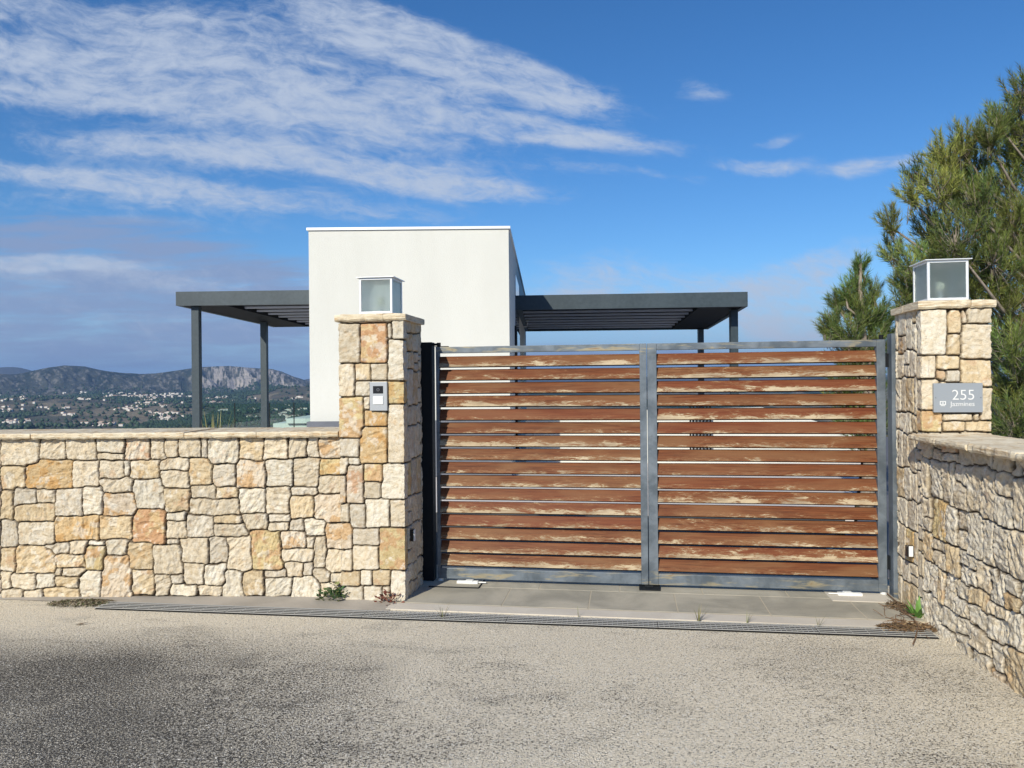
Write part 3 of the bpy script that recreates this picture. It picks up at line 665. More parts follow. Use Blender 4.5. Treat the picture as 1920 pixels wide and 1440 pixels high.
# dusty bed between drain and walls
dst = MB(); a = g0 - de * 1.5; pts = [tuple(a + dn * .076), tuple(g0 + dn * .076), tuple(g0 + de * 2.15 + dn * .076), gp(-.19, -.60, 0)[:2], (PL[0] - .01, PL[1] + .03), (PL[0] - .5, PL[1] + .10), (-1.31, 5.66), tuple(WEND + np.array([0, .03])), tuple(WEND - np.array([0, .25]))]
tag(dst.add([(p[0], p[1], .0045) for p in pts], [tuple(range(len(pts)))]).build('verge', M_DIRT), kind='structure')

# ------------------------------------------------------------------ lanterns on the pillars
def rot_frame(a): return np.array([math.cos(a), -math.sin(a)]), np.array([math.sin(a), math.cos(a)])
def lantern(ctr, z, label):
    root = thing('lantern', (ctr[0], ctr[1], z), label, 'lamp', 'box lanterns on the gate pillars')
    hw = .130; H = .272; t = .016; O = ctr; fr = MB(); b0 = z + .014
    fr.obox(O, e, nn, -hw + .03, hw - .03, -hw + .03, hw - .03, z - .002, b0)
    for a in (-1, 1):
        for c in (-1, 1):
            xa = sorted((a * hw, a * (hw - t))); ya = sorted((c * hw, c * (hw - t))); fr.obox(O, e, nn, *xa, *ya, b0 + t, b0 + H - t)
    for zz in (b0, b0 + H - t):
        fr.obox(O, e, nn, -hw, hw, -hw, -hw + t, zz, zz + t).obox(O, e, nn, -hw, hw, hw - t, hw, zz, zz + t)
        fr.obox(O, e, nn, -hw, -hw + t, -hw + t, hw - t, zz, zz + t).obox(O, e, nn, hw - t, hw, -hw + t, hw - t, zz, zz + t)
    fr.obox(O, e, nn, -hw + t, hw - t, -hw + t, hw - t, b0, b0 + .004)
    fr.build('frame', M_ALU, root, bevel=.0015)
    MB().obox(O, e, nn, -hw - .018, hw + .018, -hw - .018, hw + .018, b0 + H + .0005, b0 + H + .006).build('lid', M_ALU, root)
    for sx in (0, 1, 2, 3):
        p = MB(); a, b = -hw + t, hw - t
        if sx == 0: p.obox(O, e, nn, a, b, -hw + .006, -hw + .010, b0 + t, b0 + H - t)
        if sx == 1: p.obox(O, e, nn, a, b, hw - .010, hw - .006, b0 + t, b0 + H - t)
        if sx == 2: p.obox(O, e, nn, -hw + .006, -hw + .010, a, b, b0 + t, b0 + H - t)
        if sx == 3: p.obox(O, e, nn, hw - .010, hw - .006, a, b, b0 + t, b0 + H - t)
        p.build('pane', M_FROST, root)
    bl = MB(); bl.sphere((ctr[0], ctr[1], b0 + .105), .032, 14, sq=(1, 1, 1.15)).build('bulb', M_BULB, root, smooth=True)
    MB().tube([(ctr[0], ctr[1], b0 + .004), (ctr[0], ctr[1], b0 + .072)], .014, 10).build('bulb_socket', M_WHITE, root)
lantern(cL, 2.129, 'square aluminium lantern with frosted panes on top of the intercom pillar')
lantern(cR, 2.129, 'square aluminium lantern with a visible round bulb on top of the numbered pillar')

# ------------------------------------------------------------------ intercom
def on(px, py, P, n=nn): return hit(px, py, P, n)
flL = PL - .502 * e
def ps(px, py): p = hit(px, py, PL, nn); return float((p[:2] - PL) @ e), float(p[2])
a = ps(695, 770); b = ps(727, 716); ic = thing('intercom', (*(PL + a[0] * e - nn * .01), a[1]), 'grey video intercom panel with camera lens and white call button on the left pillar', 'intercom')
MB().obox(PL, e, nn, a[0], b[0], -.020, .01, a[1], b[1]).build('panel', M_PANEL, ic, bevel=.003)
w_ = b[0] - a[0]; h_ = b[1] - a[1]
MB().obox(PL, e, nn, a[0] + w_ * .20, b[0] - w_ * .22, -.0225, -.0195, a[1] + h_ * .60, a[1] + h_ * .86).build('camera_window', M_BLACK, ic, bevel=.001)
q = PL + (a[0] + w_ * .50) * e; zc = a[1] + h_ * .73
MB().tube([(*(q - nn * .022), zc), (*(q - nn * .026), zc)], .012, 20).build('lens', mat('lens_ring', (.12, .12, .13), .2), ic)
MB().tube([(*(q - nn * .0262), zc), (*(q - nn * .0272), zc)], .006, 16).build('lens_glass', M_BLACK, ic)
MB().obox(PL, e, nn, a[0] + w_ * .20, b[0] - w_ * .22, -.0260, -.0195, a[1] + h_ * .22, a[1] + h_ * .50).build('call_button', M_WHITE, ic, bevel=.002)
MB().obox(PL, e, nn, a[0] + w_ * .26, b[0] - w_ * .28, -.0275, -.0262, a[1] + h_ * .38, a[1] + h_ * .46).build('name_strip', M_LETTER, ic)

# ------------------------------------------------------------------ house number plate
def pr(px, py): p = hit(px, py, PR, nn); return float((p[:2] - PR) @ e), float(p[2])
a = pr(1748.5, 773); b = pr(1839.5, 718); sg = thing('house_number_sign', (*(PR + a[0] * e - nn * .01), a[1]), 'grey plate reading 255 Jazmines with a small emblem on the right pillar', 'sign')
MB().obox(PR, e, nn, a[0], b[0], -.022, .0, a[1], b[1]).build('plate', M_SIGN, sg, bevel=.0012)
def text(s, size, s_, z_, name, m, parent, P=PR, dpt=-.0235):
    cu = bpy.data.curves.new(name, 'FONT'); cu.body = s; cu.size = size; cu.extrude = .0006; cu.offset = -.0007 if size > .06 else -.0001; cu.align_x = 'RIGHT'; cu.resolution_u = 4
    t = bpy.data.objects.new(name, cu); C.objects.link(t); bpy.context.view_layer.update()
    me = bpy.data.meshes.new_from_object(t.evaluated_get(bpy.context.evaluated_depsgraph_get())); bpy.data.objects.remove(t)
    xs = [v.co.x for v in me.vertices]; sx = 1
    for v in me.vertices:
        x, y, z = v.co; pp = P + (s_ + x * sx) * e + nn * (dpt - z); v.co = (pp[0] - parent.location.x, pp[1] - parent.location.y, z_ + y - parent.location.z)
    me.materials.clear(); me.materials.append(m); o = bpy.data.objects.new(name, me); C.objects.link(o); o.parent = parent
    return o
w_ = b[0] - a[0]; h_ = b[1] - a[1]
text('255', h_ * .50, a[0] + w_ * .845, a[1] + h_ * .43, 'number', M_LETTER, sg)
text('Jazmines', h_ * .225, a[0] + w_ * .835, a[1] + h_ * .215, 'street_name', M_LETTER, sg)
em = MB(); cx, cz = a[0] + w_ * .185, a[1] + h_ * .30; r_ = h_ * .075
for (x0, x1, y0, y1) in ((-1.3, 1.3, .8, 1.15), (-1.3, -.95, -.6, .8), (.95, 1.3, -.6, .8), (-.95, .95, -.6, -.25), (-.4, .4, .05, .5), (-.9, .9, -1.1, -.8)):
    em.obox(PR, e, nn, cx + x0 * r_, cx + x1 * r_, -.0235, -.0222, cz + y0 * r_, cz + y1 * r_)
em.build('emblem', M_LETTER, sg)
for px in (.04, .96):
    q = PR + (a[0] + w_ * px) * e; MB().tube([(*(q - nn * .0222), a[1] + h_ * .5), (*(q - nn * .0235), a[1] + h_ * .5)], .0025, 10).build('screw', M_DARK, sg)

# photocells of the gate
rl = PL - 0 * e; p = hit(770, 1003, PL, e); sn = thing('gate_sensor', (p[0], p[1], p[2]), 'slim white sensor low on the shaded side of the left pillar', 'sensor')
sdist = float((p[:2] - PL) @ nn); MB().obox(PL, nn, e, sdist - .022, sdist + .022, .0, .028, p[2] - .045, p[2] + .045).build('housing', M_BLACK, sn, bevel=.002)
MB().obox(PL, nn, e, sdist - .020, sdist + .018, .0285, .034, p[2] - .043, p[2] + .043).build('cover', M_WHITE, sn, bevel=.001)
p = hit(1712, 1033, PR, e); sn = thing('gate_sensor', (p[0], p[1], p[2]), 'slim white sensor on the rough right hand wall beside the gate post', 'sensor')
sdist = float((p[:2] - PR) @ nn); MB().obox(PR, nn, -e, sdist - .018, sdist + .018, .0, .046, p[2] - .038, p[2] + .038).build('housing', M_BLACK, sn, bevel=.002)
MB().obox(PR, nn, -e, sdist - .020, sdist - .0185, .006, .034, p[2] - .036, p[2] + .036).build('cover', M_WHITE, sn, bevel=.001)

# ------------------------------------------------------------------ house
D1 = 13.0; zt = EYE + 291.0 * D1 / F
xl = at(580, 600, D1)[0]; xr = at(955, 600, D1)[0]; VPd = np.array([math.tan(R(2.6)), 1.0])
DB = 11.0
house = thing('house', ((xl + xr) / 2, D1, 0), 'tall white stucco block of a modern flat roofed house behind the gate', 'house')
MB().prism([(xl, D1), (xr, D1), (xr + VPd[0] * DB, D1 + DB), (xl + VPd[0] * DB, D1 + DB)], .02, zt).build('wall', M_STUCCO, house)
MB().prism([(xl - .03, D1 - .03), (xr + .03, D1 - .03), (xr + VPd[0] * DB + .03, D1 + DB + .03), (xl + VPd[0] * DB - .03, D1 + DB + .03)], zt + .001, zt + .045).build('roof_trim', M_ALU, house)
MB().box(xl - .02, xr + .02, D1 - .16, D1 - .001, .02, .98).build('plinth', M_PLINTH, house)
def side_rect(t0, t1, z0, z1, d0, d1):
    P0 = np.array([xr, D1]); vv = VPd / np.linalg.norm(VPd); ee = np.array([vv[1], -vv[0]])
    return MB().obox(P0, vv, ee, t0, t1, d0, d1, z0, z1)
side_rect(2.6, 4.6, zt - 1.5, zt - .4, .0, .012).build('window', M_WIN, house)
f = side_rect(2.2, 4.4, .2, EYE + 107 * 15.5 / F, .0, .03).build('door', M_SOFFIT, house)
side_rect(2.6, 4.1, .3, EYE + 100 * 15.5 / F, .031, .04).build('pane', M_WIN, f)
cc = thing('security_camera', at(979, 612, 20.), 'small white security camera on an arm under the right hand pergola', 'security camera')
p = at(979, 613, 20.5); MB().tube([p + np.array([-.12, 0, 0]), p + np.array([.13, -.1, .0]), p + np.array([.15, -.12, .10])], .016, 8).build('arm', M_ALU, cc)
MB().tube([p + np.array([.12, -.22, .15]), p + np.array([.20, -.02, .17])], .045, 10).build('housing', M_ALU, cc)

# ------------------------------------------------------------------ pergolas
def pergola(plan, zb, ztp, posts, joist_rng, label, inner):
    """plan: front-left, front-right, back-right, back-left"""
    fl, fr, br, bl = [np.array(p, float) for p in plan]
    root = thing('pergola', ((fl[0] + fr[0]) / 2, fl[1], .012), label, 'pergola')
    t = .10; mb = MB()
    def bar(a, b, off):
        v = (b - a) / np.linalg.norm(b - a); n_ = np.array([-v[1], v[0]]); return [tuple(a), tuple(b), tuple(b + n_ * off), tuple(a + n_ * off)]
    mb.prism(bar(fl, fr, t), zb, ztp).prism(bar(br, bl, t), zb, ztp)
    v = (fr - fl) / np.linalg.norm(fr - fl)
    mb.prism([tuple(fl + (bl - fl) * .018), tuple(fl + (bl - fl) * .018 + v * t), tuple(bl - (bl - fl) * .018 + v * t), tuple(bl - (bl - fl) * .018)], zb, ztp)
    mb.prism([tuple(fr + (br - fr) * .018 - v * t), tuple(fr + (br - fr) * .018), tuple(br - (br - fr) * .018), tuple(br - (br - fr) * .018 - v * t)], zb, ztp)
    mb.build('beam_frame', M_PERG, root)
    ins = [(.0 * 1, 0)]
    cen = (fl + fr + br + bl) / 4
    rf = [tuple(c + (cen - c) * .03) for c in (fl, fr, br, bl)]
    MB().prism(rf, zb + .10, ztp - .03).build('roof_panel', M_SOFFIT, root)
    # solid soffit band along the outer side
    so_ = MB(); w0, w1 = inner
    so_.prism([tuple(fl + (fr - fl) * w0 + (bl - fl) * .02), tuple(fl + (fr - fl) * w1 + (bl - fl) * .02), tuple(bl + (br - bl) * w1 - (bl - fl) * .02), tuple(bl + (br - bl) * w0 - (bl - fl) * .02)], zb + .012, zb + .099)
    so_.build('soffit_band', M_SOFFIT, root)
    j0, j1 = joist_rng; nj = 8
    for i in range(nj):
        t_ = (i + .6) / nj; A0 = fl + (bl - fl) * t_; B0 = fr + (br - fr) * t_
        a_ = A0 + (B0 - A0) * j0; b_ = A0 + (B0 - A0) * j1
        MB().prism(bar(a_, b_, .05), zb + .052, zb + .097).build('joist', M_JOIST, root)
    for (x, y, s_) in posts: MB().box(x, x + s_, y, y + s_, .012, zb - .0005).build('post', M_PERG, root, bevel=.004)
    return root
dz = 16.4
lf = at(325, 560, dz); zbL = EYE + 153.5 * dz / F; ztL = EYE + 180 * dz / F
xh = xl + .14
pergola([(lf[0], dz + .12), (xh, dz), (xh + .25, 22.6), (lf[0] + .15, 22.8)], zbL, ztL, [(at(348.5, 700, dz)[0] + .02, dz + .25, .165), (at(488.5, 700, 20.9)[0], 20.9, .17)], (.26, 1.0),
        'slate grey flat pergola on slim posts, left of the white block', (.025, .26))
rf_ = at(1402, 560, dz - .3); zbR = EYE + 141.5 * 16.1 / F; ztR = EYE + 169 * 16.1 / F
p2 = at(1307, 640, 22.9)
pergola([(xr + .155, dz + .0), (rf_[0], dz - .3), (rf_[0] + .95, 23.0), (xr + .45, 23.2)], zbR, ztR, [(at(1371, 640, 16.7)[0], 16.7, .16), (p2[0], 22.7, .16)], (0.0, .80),
        'slate grey flat pergola with underside joists, right of the white block', (.80, .975))

# white parapet in the yard and its sloping end
par = thing('garden_wall', (3., 14., 0), 'white rendered low wall in the yard seen between the gate slats', 'wall')
MB().prism([(xr + .3, 15.0), (4.9, 14.6), (4.9, 14.8), (xr + .3, 15.2)], .012, [1.02, 1.10, 1.10, 1.02]).prism([(4.901, 14.6), (7.3, 14.6), (7.3, 14.8), (4.901, 14.8)], .012, [1.10, .45, .45, 1.10]).build('wall', M_STUCCO, par)
bars = MB()
for i in range(7): bars.box(3.45 + i * .065, 3.478 + i * .065, 14.52, 14.55, .25, 1.25)
bars.box(3.44, 3.88, 14.51, 14.56, 1.24, 1.28).build('grille', M_DARK, par)

# glass railing on the terrace edge, left
gr = thing('glass_railing', (-7.5, 22.9, 0.), 'green tinted frameless glass railing behind the left pergola posts', 'railing')
xa = at(370, 760, 23.2)[0]; xb = at(590, 760, 23.2)[0]; xs = [xa, at(440, 760, 23.2)[0], at(505, 760, 23.2)[0], at(551, 760, 23.2)[0], xb]
for i in range(4): MB().box(xs[i] + .015, xs[i + 1] - .015, 23.2, 23.212, .06, 1.06).build('glass_pane', M_GLASS, gr)
for x in xs[1:4]: MB().box(x - .012, x + .012, 23.19, 23.22, .0, 1.09).build('rail_post', M_DARK, gr)
MB().box(xa, xb, 23.17, 23.24, .0, .058).build('base_rail', M_PERG, gr)

# neighbour's flat white roof just below the terrace
nb = thing('neighbour_house', (-17, 62, -9), 'white flat roofed house just below the terrace edge', 'house')
xa = at(512, 795, 62)[0]; z_ = EYE - 62 * 62 / F
MB().box(xa, xa + 9, 62, 71, -14, z_ - .35).build('wall', M_STUCCO, nb)
MB().box(xa + 1.2, xa + 9.3, 61.7, 71.3, z_ - .349, z_ + .05).build('roof', M_STUCCO, nb)
MB().box(xa + 3.4, xa + 6., 64., 66.5, z_ + .051, z_ + .8).build('roof_house', M_STUCCO, nb)

# ------------------------------------------------------------------ terrain out to the mountains
PROF = [(-900, 690), (-500, 694), (-200, 700), (0, 706), (30, 707), (60, 701), (90, 696), (120, 692.5), (160, 693), (190, 698), (230, 702), (262, 704.5), (290, 703.5), (330, 699), (372, 693), (400, 691.5), (430, 690), (470, 691.5), (512, 694), (530, 699), (550, 707), (572, 714), (590, 719), (640, 722), (800, 725), (1100, 722), (1500, 712), (1920, 705), (2600, 695)]
pa = np.array([(x - 960) / F for x, y in PROF]); ph = np.array([-((y - 720) + ROLL * (x - 960)) / F for x, y in PROF])
def hgt(x, y):
    r = np.hypot(x, y); az = np.arctan2(x, y); ta = np.clip(np.tan(np.clip(az, -1.2, 1.2)), -1.5, 1.5)
    fr = sst(np.cos(az), -.1, .45)
    base = -122 * (1 - np.exp(-np.maximum(r - 29, 0) / 300.)) + 70 * sst(r, 2600, 5600)
    base = base + (fbm(x / 700., y / 700., 8, 5) - .5) * 52 * sst(r, 600, 2200) * sst(8000 - r, 0, 1500)
    # wooded ridges in the valley
    for (px, rc, hh, wx, wr) in ((90, 4300, 34, 170, 420), (330, 3500, 20, 130, 300), (560, 4700, 60, 90, 500), (250, 5000, 10, 100, 260), (470, 3300, 12, 120, 200)):
        base = base + hh * np.exp(-(((ta - (px - 960) / F) * F / wx) ** 2)) * np.exp(-((r - rc) / wr) ** 2)
    sk = np.interp(ta, pa, ph)
    pk = 6900 + 500 * (fbm(ta * 6, ta * 0, 4, 3) - .5)
    up = sst(r, 5350, 1) if False else sst(r, 5350, pk)
    spur = 1 - np.abs(fbm(ta * 16 + r / 2600., r / 1500. + ta * 3, 21, 5, .55) - .5) * 2.4
    top = sk * pk + EYE
    mt = (top + 55) * (up ** 1.15) * (1 - (1 - spur) * .55 * np.sin(np.clip(up, 0, 1) * math.pi)) * (1 - .35 * sst(r, pk, pk + 1800))
    rock = np.where((ta > (340 - 960) / F) & (ta < (575 - 960) / F), 1, 0) * (fbm(ta * 60, r / 300., 33, 4) - .5) * 60 * np.sin(np.clip(up, 0, 1) * math.pi)
    h = base + mt + rock
    return np.where(r < 29, -.07, (-.07) * (1 - fr) + fr * (h - .07))
azs = np.concatenate([np.linspace(-180, -40, 60)[:-1], np.linspace(-40, -12, 900)[:-1], np.linspace(-12, 40, 200)[:-1], np.linspace(40, 180, 60)])
rs_ = np.concatenate([[0.01, 10, 20, 28.9], np.geomspace(29.5, 2200, 40), np.linspace(2250, 8600, 330), np.geomspace(8800, 16000, 8)])
AZ, RR = np.meshgrid(np.radians(azs), rs_); X = np.sin(AZ) * RR; Y = np.cos(AZ) * RR; Z = hgt(X, Y)
TA = np.clip(np.tan(np.clip(AZ, -1.2, 1.2)), -1.5, 1.5); PX = TA * F + 960
wood = sst(fbm(X / 420., Y / 900., 51, 5, .6), .50, .57); field = fbm(X / 160., Y / 320., 61, 4); terr = sst(np.sin(RR / 34. + 5 * fbm(X / 500., Y / 500., 71, 3)), .2, .8)
c_scr = np.array((.105, .105, .075)); c_wood = np.array((.030, .050, .026)); c_field = np.array((.25, .21, .145)); c_earth = np.array((.16, .125, .09)); c_rock = np.array((.42, .375, .33)); c_hill = np.array((.075, .080, .064))
fm = (sst(field, .50, .58) * .85)[..., None]; col = c_scr * (1 - fm) + c_field * fm
te = (terr * sst(fbm(X / 300., Y / 300., 81, 3), .45, .6) * .6)[..., None]; col = col * (1 - te) + c_earth * te
wm = (wood * sst(RR, 2000, 2600))[..., None]; col = col * (1 - wm) + c_wood * wm
mt = sst(RR, 5450, 5800)[..., None]; sc_ = sst(fbm(TA * 60, RR / 500., 91, 5, .65), .42, .62)[..., None]; hillc = c_hill * (1 - sc_) + np.array((.035, .045, .035)) * sc_
col = col * (1 - mt) + hillc * mt
rk_m = sst(PX, 350, 400) * (1 - sst(PX, 540, 585)) * sst(RR, 5650, 5950) * (1 - sst(RR, 6650, 6950)); 
rk_n = sst(fbm(TA * 300, RR / 260., 95, 5, .7), .42, .56) * rk_m; rk_n = np.maximum(rk_n, sst(fbm(TA * 240, RR / 90., 99, 5, .7), .54, .66) * sst(RR, 5500, 5700) * .35)
col = col * (1 - rk_n[..., None]) + c_rock * rk_n[..., None]
grid = np.stack([X, Y, Z], -1)
tag(grid_obj('terrain', grid[:, ::-1], M_TERR, cols=col[:, ::-1]), kind='structure')

# far blue ridge
a2 = np.linspace(-42, 30, 200); rr2 = np.array([10500, 11200, 12500]); hp = np.interp(np.tan(np.radians(a2)), [(x - 960) / F for x in (-500, 0, 40, 80, 560, 582, 620, 900, 1300, 1600, 1900)], [.030, .0285, .0280, .020, .006, .0095, .006, .004, .010, .006, .012])
P = np.zeros((3, 200, 3))
for i, r in enumerate(rr2):
    P[i, :, 0] = np.sin(np.radians(a2)) * r; P[i, :, 1] = np.cos(np.radians(a2)) * r; P[i, :, 2] = [-100, 0, -100][i] if i != 1 else hp * r * np.cos(np.radians(a2)) + (fbm(a2 * 1.3, a2 * 0, 3, 4) - .5) * 30
tag(grid_obj('hills', P[:, ::-1], M_TERR, cols=np.full((3, 200, 3), .10)), kind='structure')

# valley trees: one mass of thousands of crowns
def hs(x, y): return float(hgt(np.array([x]), np.array([y]))[0])
def march(px, py):
    r = ray(px, py); ts = np.linspace(2300, 7600, 900); zz = hgt(r[0] * ts, ts); ok = np.nonzero(EYE + r[2] * ts < zz)[0]
    return None if len(ok) == 0 else (r[0] * ts[ok[0]], ts[ok[0]], zz[ok[0]])
rs = np.random.RandomState(9); N = 60000; tz = rs.uniform(-36, -12, N); tr = 2300 + (6000 - 2300) * rs.rand(N) ** 1.2
tx = np.sin(np.radians(tz)) * tr; ty = np.cos(np.radians(tz)) * tr
den = sst(fbm(tx / 420., ty / 900., 51, 5, .6), .485, .56) + .05
keep = rs.rand(N) < den * .55; tx, ty = tx[keep], ty[keep]; tz_ = hgt(tx, ty); n = len(tx); sz = rs.uniform(5, 10, n)
cone = np.array([(0, 0, 1.7), (1, 0, .55), (.3, .95, .45), (-.8, .6, .6), (-.8, -.6, .5), (.3, -.95, .6), (0, 0, -.3)]); cf = [(0, i, i % 5 + 1) for i in range(1, 6)] + [(6, i % 5 + 1, i) for i in range(1, 6)]
V = (cone[None] * sz[:, None, None]); V[:, :, 0] += tx[:, None]; V[:, :, 1] += ty[:, None]; V[:, :, 2] += tz_[:, None]
def fast(name, V, Fc, cols, m, parent=None):
    me = bpy.data.meshes.new(name); V = V.reshape(-1, 3)
    if parent is not None: V = V - np.array(parent.location)
    me.vertices.add(len(V)); me.vertices.foreach_set('co', V.astype(np.float32).ravel()); k = Fc.shape[1]
    me.loops.add(Fc.size); me.loops.foreach_set('vertex_index', Fc.astype(np.int32).ravel()); me.polygons.add(len(Fc))
    me.polygons.foreach_set('loop_start', np.arange(0, Fc.size, k, dtype=np.int32)); me.polygons.foreach_set('loop_total', np.full(len(Fc), k, np.int32)); me.update(calc_edges=True)
    if cols is not None:
        c = np.ones((len(V), 4), np.float32); c[:, :3] = cols.reshape(-1, 3); a_ = me.attributes.new('tone', 'FLOAT_COLOR', 'POINT'); a_.data.foreach_set('color', c.ravel())
    me.materials.append(m); o = bpy.data.objects.new(name, me); C.objects.link(o); o.parent = parent; return o
Fc = (np.array(cf)[None] + (np.arange(n) * 7)[:, None, None]).reshape(-1, 3)
tc = np.array((.035, .060, .028)) * rs.uniform(.6, 1.5, (n, 1, 1)) * np.ones((n, 7, 1))
tag(fast('woodland', V, Fc, tc, M_LEAF), 'dark green pine woods spread over the far valley', 'woods', kind='stuff')

# village houses on the far slopes
def house_mesh(w_, d_, h_, seed):
    m_ = MB(); m_.box(-w_ / 2, w_ / 2, -d_ / 2, d_ / 2, -6, h_, 0)
    if seed % 2: m_.box(-w_ / 2 - w_ * .5, -w_ / 2 - .05, -d_ / 3, d_ / 2, -6, h_ * .6, 0)
    m_.add([(-w_ / 2 - .4, -d_ / 2 - .4, h_ + .02), (w_ / 2 + .4, -d_ / 2 - .4, h_ + .02), (w_ / 2 + .4, d_ / 2 + .4, h_ + .02), (-w_ / 2 - .4, d_ / 2 + .4, h_ + .02), (-w_ / 2 + 2, 0, h_ + 1.6), (w_ / 2 - 2, 0, h_ + 1.6)],
           [(3, 2, 1, 0), (0, 1, 5, 4), (1, 2, 5), (2, 3, 4, 5), (3, 0, 4)], 1); return m_
protos = []
for i, (a_, b_, c_) in enumerate(((13, 9, 6.5), (17, 9, 5), (10, 9, 8), (21, 10, 6.5))):
    protos.append((a_, b_, c_, i))
CLU = [(170, 738, 70, 3, 26), (240, 742, 60, 3, 30), (290, 745, 50, 4, 34), (215, 750, 70, 3, 22), (275, 754, 55, 3, 34), (320, 741, 35, 4, 18), (235, 766, 30, 4, 22), (280, 762, 40, 3, 16), (130, 778, 18, 4, 10),
       (40, 745, 40, 3, 12), (10, 750, 15, 2, 5), (30, 768, 35, 8, 14), (95, 766, 40, 3, 10), (35, 790, 40, 6, 14), (300, 776, 40, 4, 14), (320, 786, 35, 5, 12), (200, 797, 40, 3, 12), (175, 797, 25, 3, 8),
       (400, 748, 40, 3, 20), (440, 752, 45, 3, 20), (400, 757, 40, 3, 14), (530, 764, 40, 3, 30), (555, 768, 30, 4, 26), (470, 768, 50, 4, 20), (560, 745, 20, 3, 6), (450, 780, 60, 6, 14), (540, 783, 40, 4, 14), (390, 790, 30, 6, 8)]
rh = random.Random(12); spots = []
for (cx, cy, sx, sy, k) in CLU:
    for i in range(int(k * .75)):
        m_ = march(cx + rh.gauss(0, .5) * sx, cy + rh.gauss(0, .6) * sy)
        if m_ and m_[1] < 6100: spots.append(m_)
rh.shuffle(spots); spots = sorted(spots, key=lambda s_: s_[1]); near = spots[:300]; rest = spots[300:]
pm = []
for i, (x, y, z) in enumerate(near):
    j = i % 4
    if i < 4:
        o = house_mesh(*protos[j]).build('village_house', [M_VILLA, M_TILE]); pm.append(o)
    else: o = pm[j].copy(); C.objects.link(o)
    o.location = (x, y, z); o.rotation_euler.z = rh.uniform(-.5, .5)
    tag(o, 'tiny white village house with a pale tiled roof on the far slopes of the valley', 'house', 'white houses scattered over the far valley')
if rest:
    mb = MB()
    for i, (x, y, z) in enumerate(rest):
        h_ = house_mesh(*protos[i % 4]); mb.add([(p[0] + x, p[1] + y, p[2] + z) for p in h_.v], h_.f)
    tag(mb.build('village_houses', M_VILLA), 'remaining distant white houses merging along the foot of the hills', 'houses', kind='stuff')

# ------------------------------------------------------------------ pines
def pine(name, base, clusters, depth0, label, seed, zlean, scale=1., hue=0.):
    rr = random.Random(seed); rs = np.random.RandomState(seed)
    root = thing(name, base, label, 'tree')
    cl = []
    for (px, py, rad, dd) in clusters:
        dpt = depth0 + dd; c = at(px, py, dpt); cl.append((Vector(c), rad * dpt / F))
    topz = max(c.z for c, r in cl); tr = MB(); br = MB()
    ax = lambda z: Vector((base[0] + zlean[0] * (z / topz) + .06 * math.sin(z * 1.7), base[1] + zlean[1] * (z / topz), z))
    ks = 12; tr.tube([ax(topz * i / ks) for i in range(ks + 1)], [.15 * scale * (1 - i / ks) ** .8 + .012 for i in range(ks + 1)], 10); tr.build('trunk', M_BARK, root, smooth=True)
    NV = []; NC = []
    for ci, (c, rad) in enumerate(cl):
        z0 = max(.3, c.z - .55 * (c - ax(c.z)).length - .25); a = ax(z0); mid = a.lerp(c, .55) + Vector((0, 0, -.10)) + Vector([rr.uniform(-.1, .1) for _ in range(3)])
        hub = c + Vector((0, 0, -rad * .45)); L = (hub - a).length
        br.tube([a, mid, hub, c], [.016 + .007 * L * scale, .012 + .004 * L, .008, .004], 6)
        outw = (c - ax(c.z)); outw.z = 0; outw = outw.normalized() if outw.length > .05 else Vector((0, -1, 0))
        nt_ = int(24 + 430 * rad * rad) if rad > .2 else 22
        ctone = rr.uniform(.75, 1.3); cyel = rr.uniform(0, .6) + hue
        for k_ in range(nt_):
            dirv = Vector((rr.gauss(0, 1), rr.gauss(0, 1), rr.gauss(.25, .9))).normalized()
            tip = c + dirv * rad * rr.uniform(.45, 1.08); tip.z = c.z + (tip.z - c.z) * 1.1
            st = tip - (dirv * .55 + Vector((0, 0, .75)) + outw * .25).normalized() * rr.uniform(.16, .30)
            br.tube([hub.lerp(st, .35), st, tip], [.006, .0045, .002], 3, cap=False)
            T = (tip - st); TL = T.length; T.normalize(); s1 = T.orthogonal().normalized(); s2 = T.cross(s1)
            nn_ = rr.randint(44, 64); tone = ctone * rr.uniform(.75, 1.3); yl = min(1, max(0, cyel + rr.uniform(-.25, .25)))
            t = rs.uniform(.1, 1.02, nn_); ph_ = rs.uniform(0, 6.283, nn_); sp = rs.uniform(.45, .95, nn_) * (1.15 - .5 * t); ln = rs.uniform(.065, .115, nn_)
            Tn = np.array(T); S1 = np.array(s1); S2 = np.array(s2); B = np.array(st) + Tn * (t * TL)[:, None]
            rad_d = S1 * np.cos(ph_)[:, None] + S2 * np.sin(ph_)[:, None]; D_ = Tn * np.cos(sp)[:, None] + rad_d * np.sin(sp)[:, None]
            side = np.cross(D_, rs.normal(size=(nn_, 3))); side /= np.linalg.norm(side, axis=1)[:, None]; wd = .0029
            tipp = B + D_ * ln[:, None]
            NV.append(np.stack([B - side * wd, B + side * wd, tipp], 1))
            g = np.array((.110, .180, .050)) * (1 - yl) + np.array((.300, .300, .070)) * yl
            cc_ = g * .9 * tone * rs.uniform(.65, 1.35, (nn_, 1)); dead = rs.rand(nn_) < .02; cc_[dead] = (.22, .12, .05)
            NC.append(np.repeat(cc_[:, None], 3, 1))
    br.build('branches', M_BARK, root, smooth=True)
    NV = np.concatenate(NV); NC = np.concatenate(NC); fast('crown', NV, np.arange(len(NV) * 3).reshape(-1, 3), NC, M_NEEDLE, root)
    print('needles', len(NV))
    return root
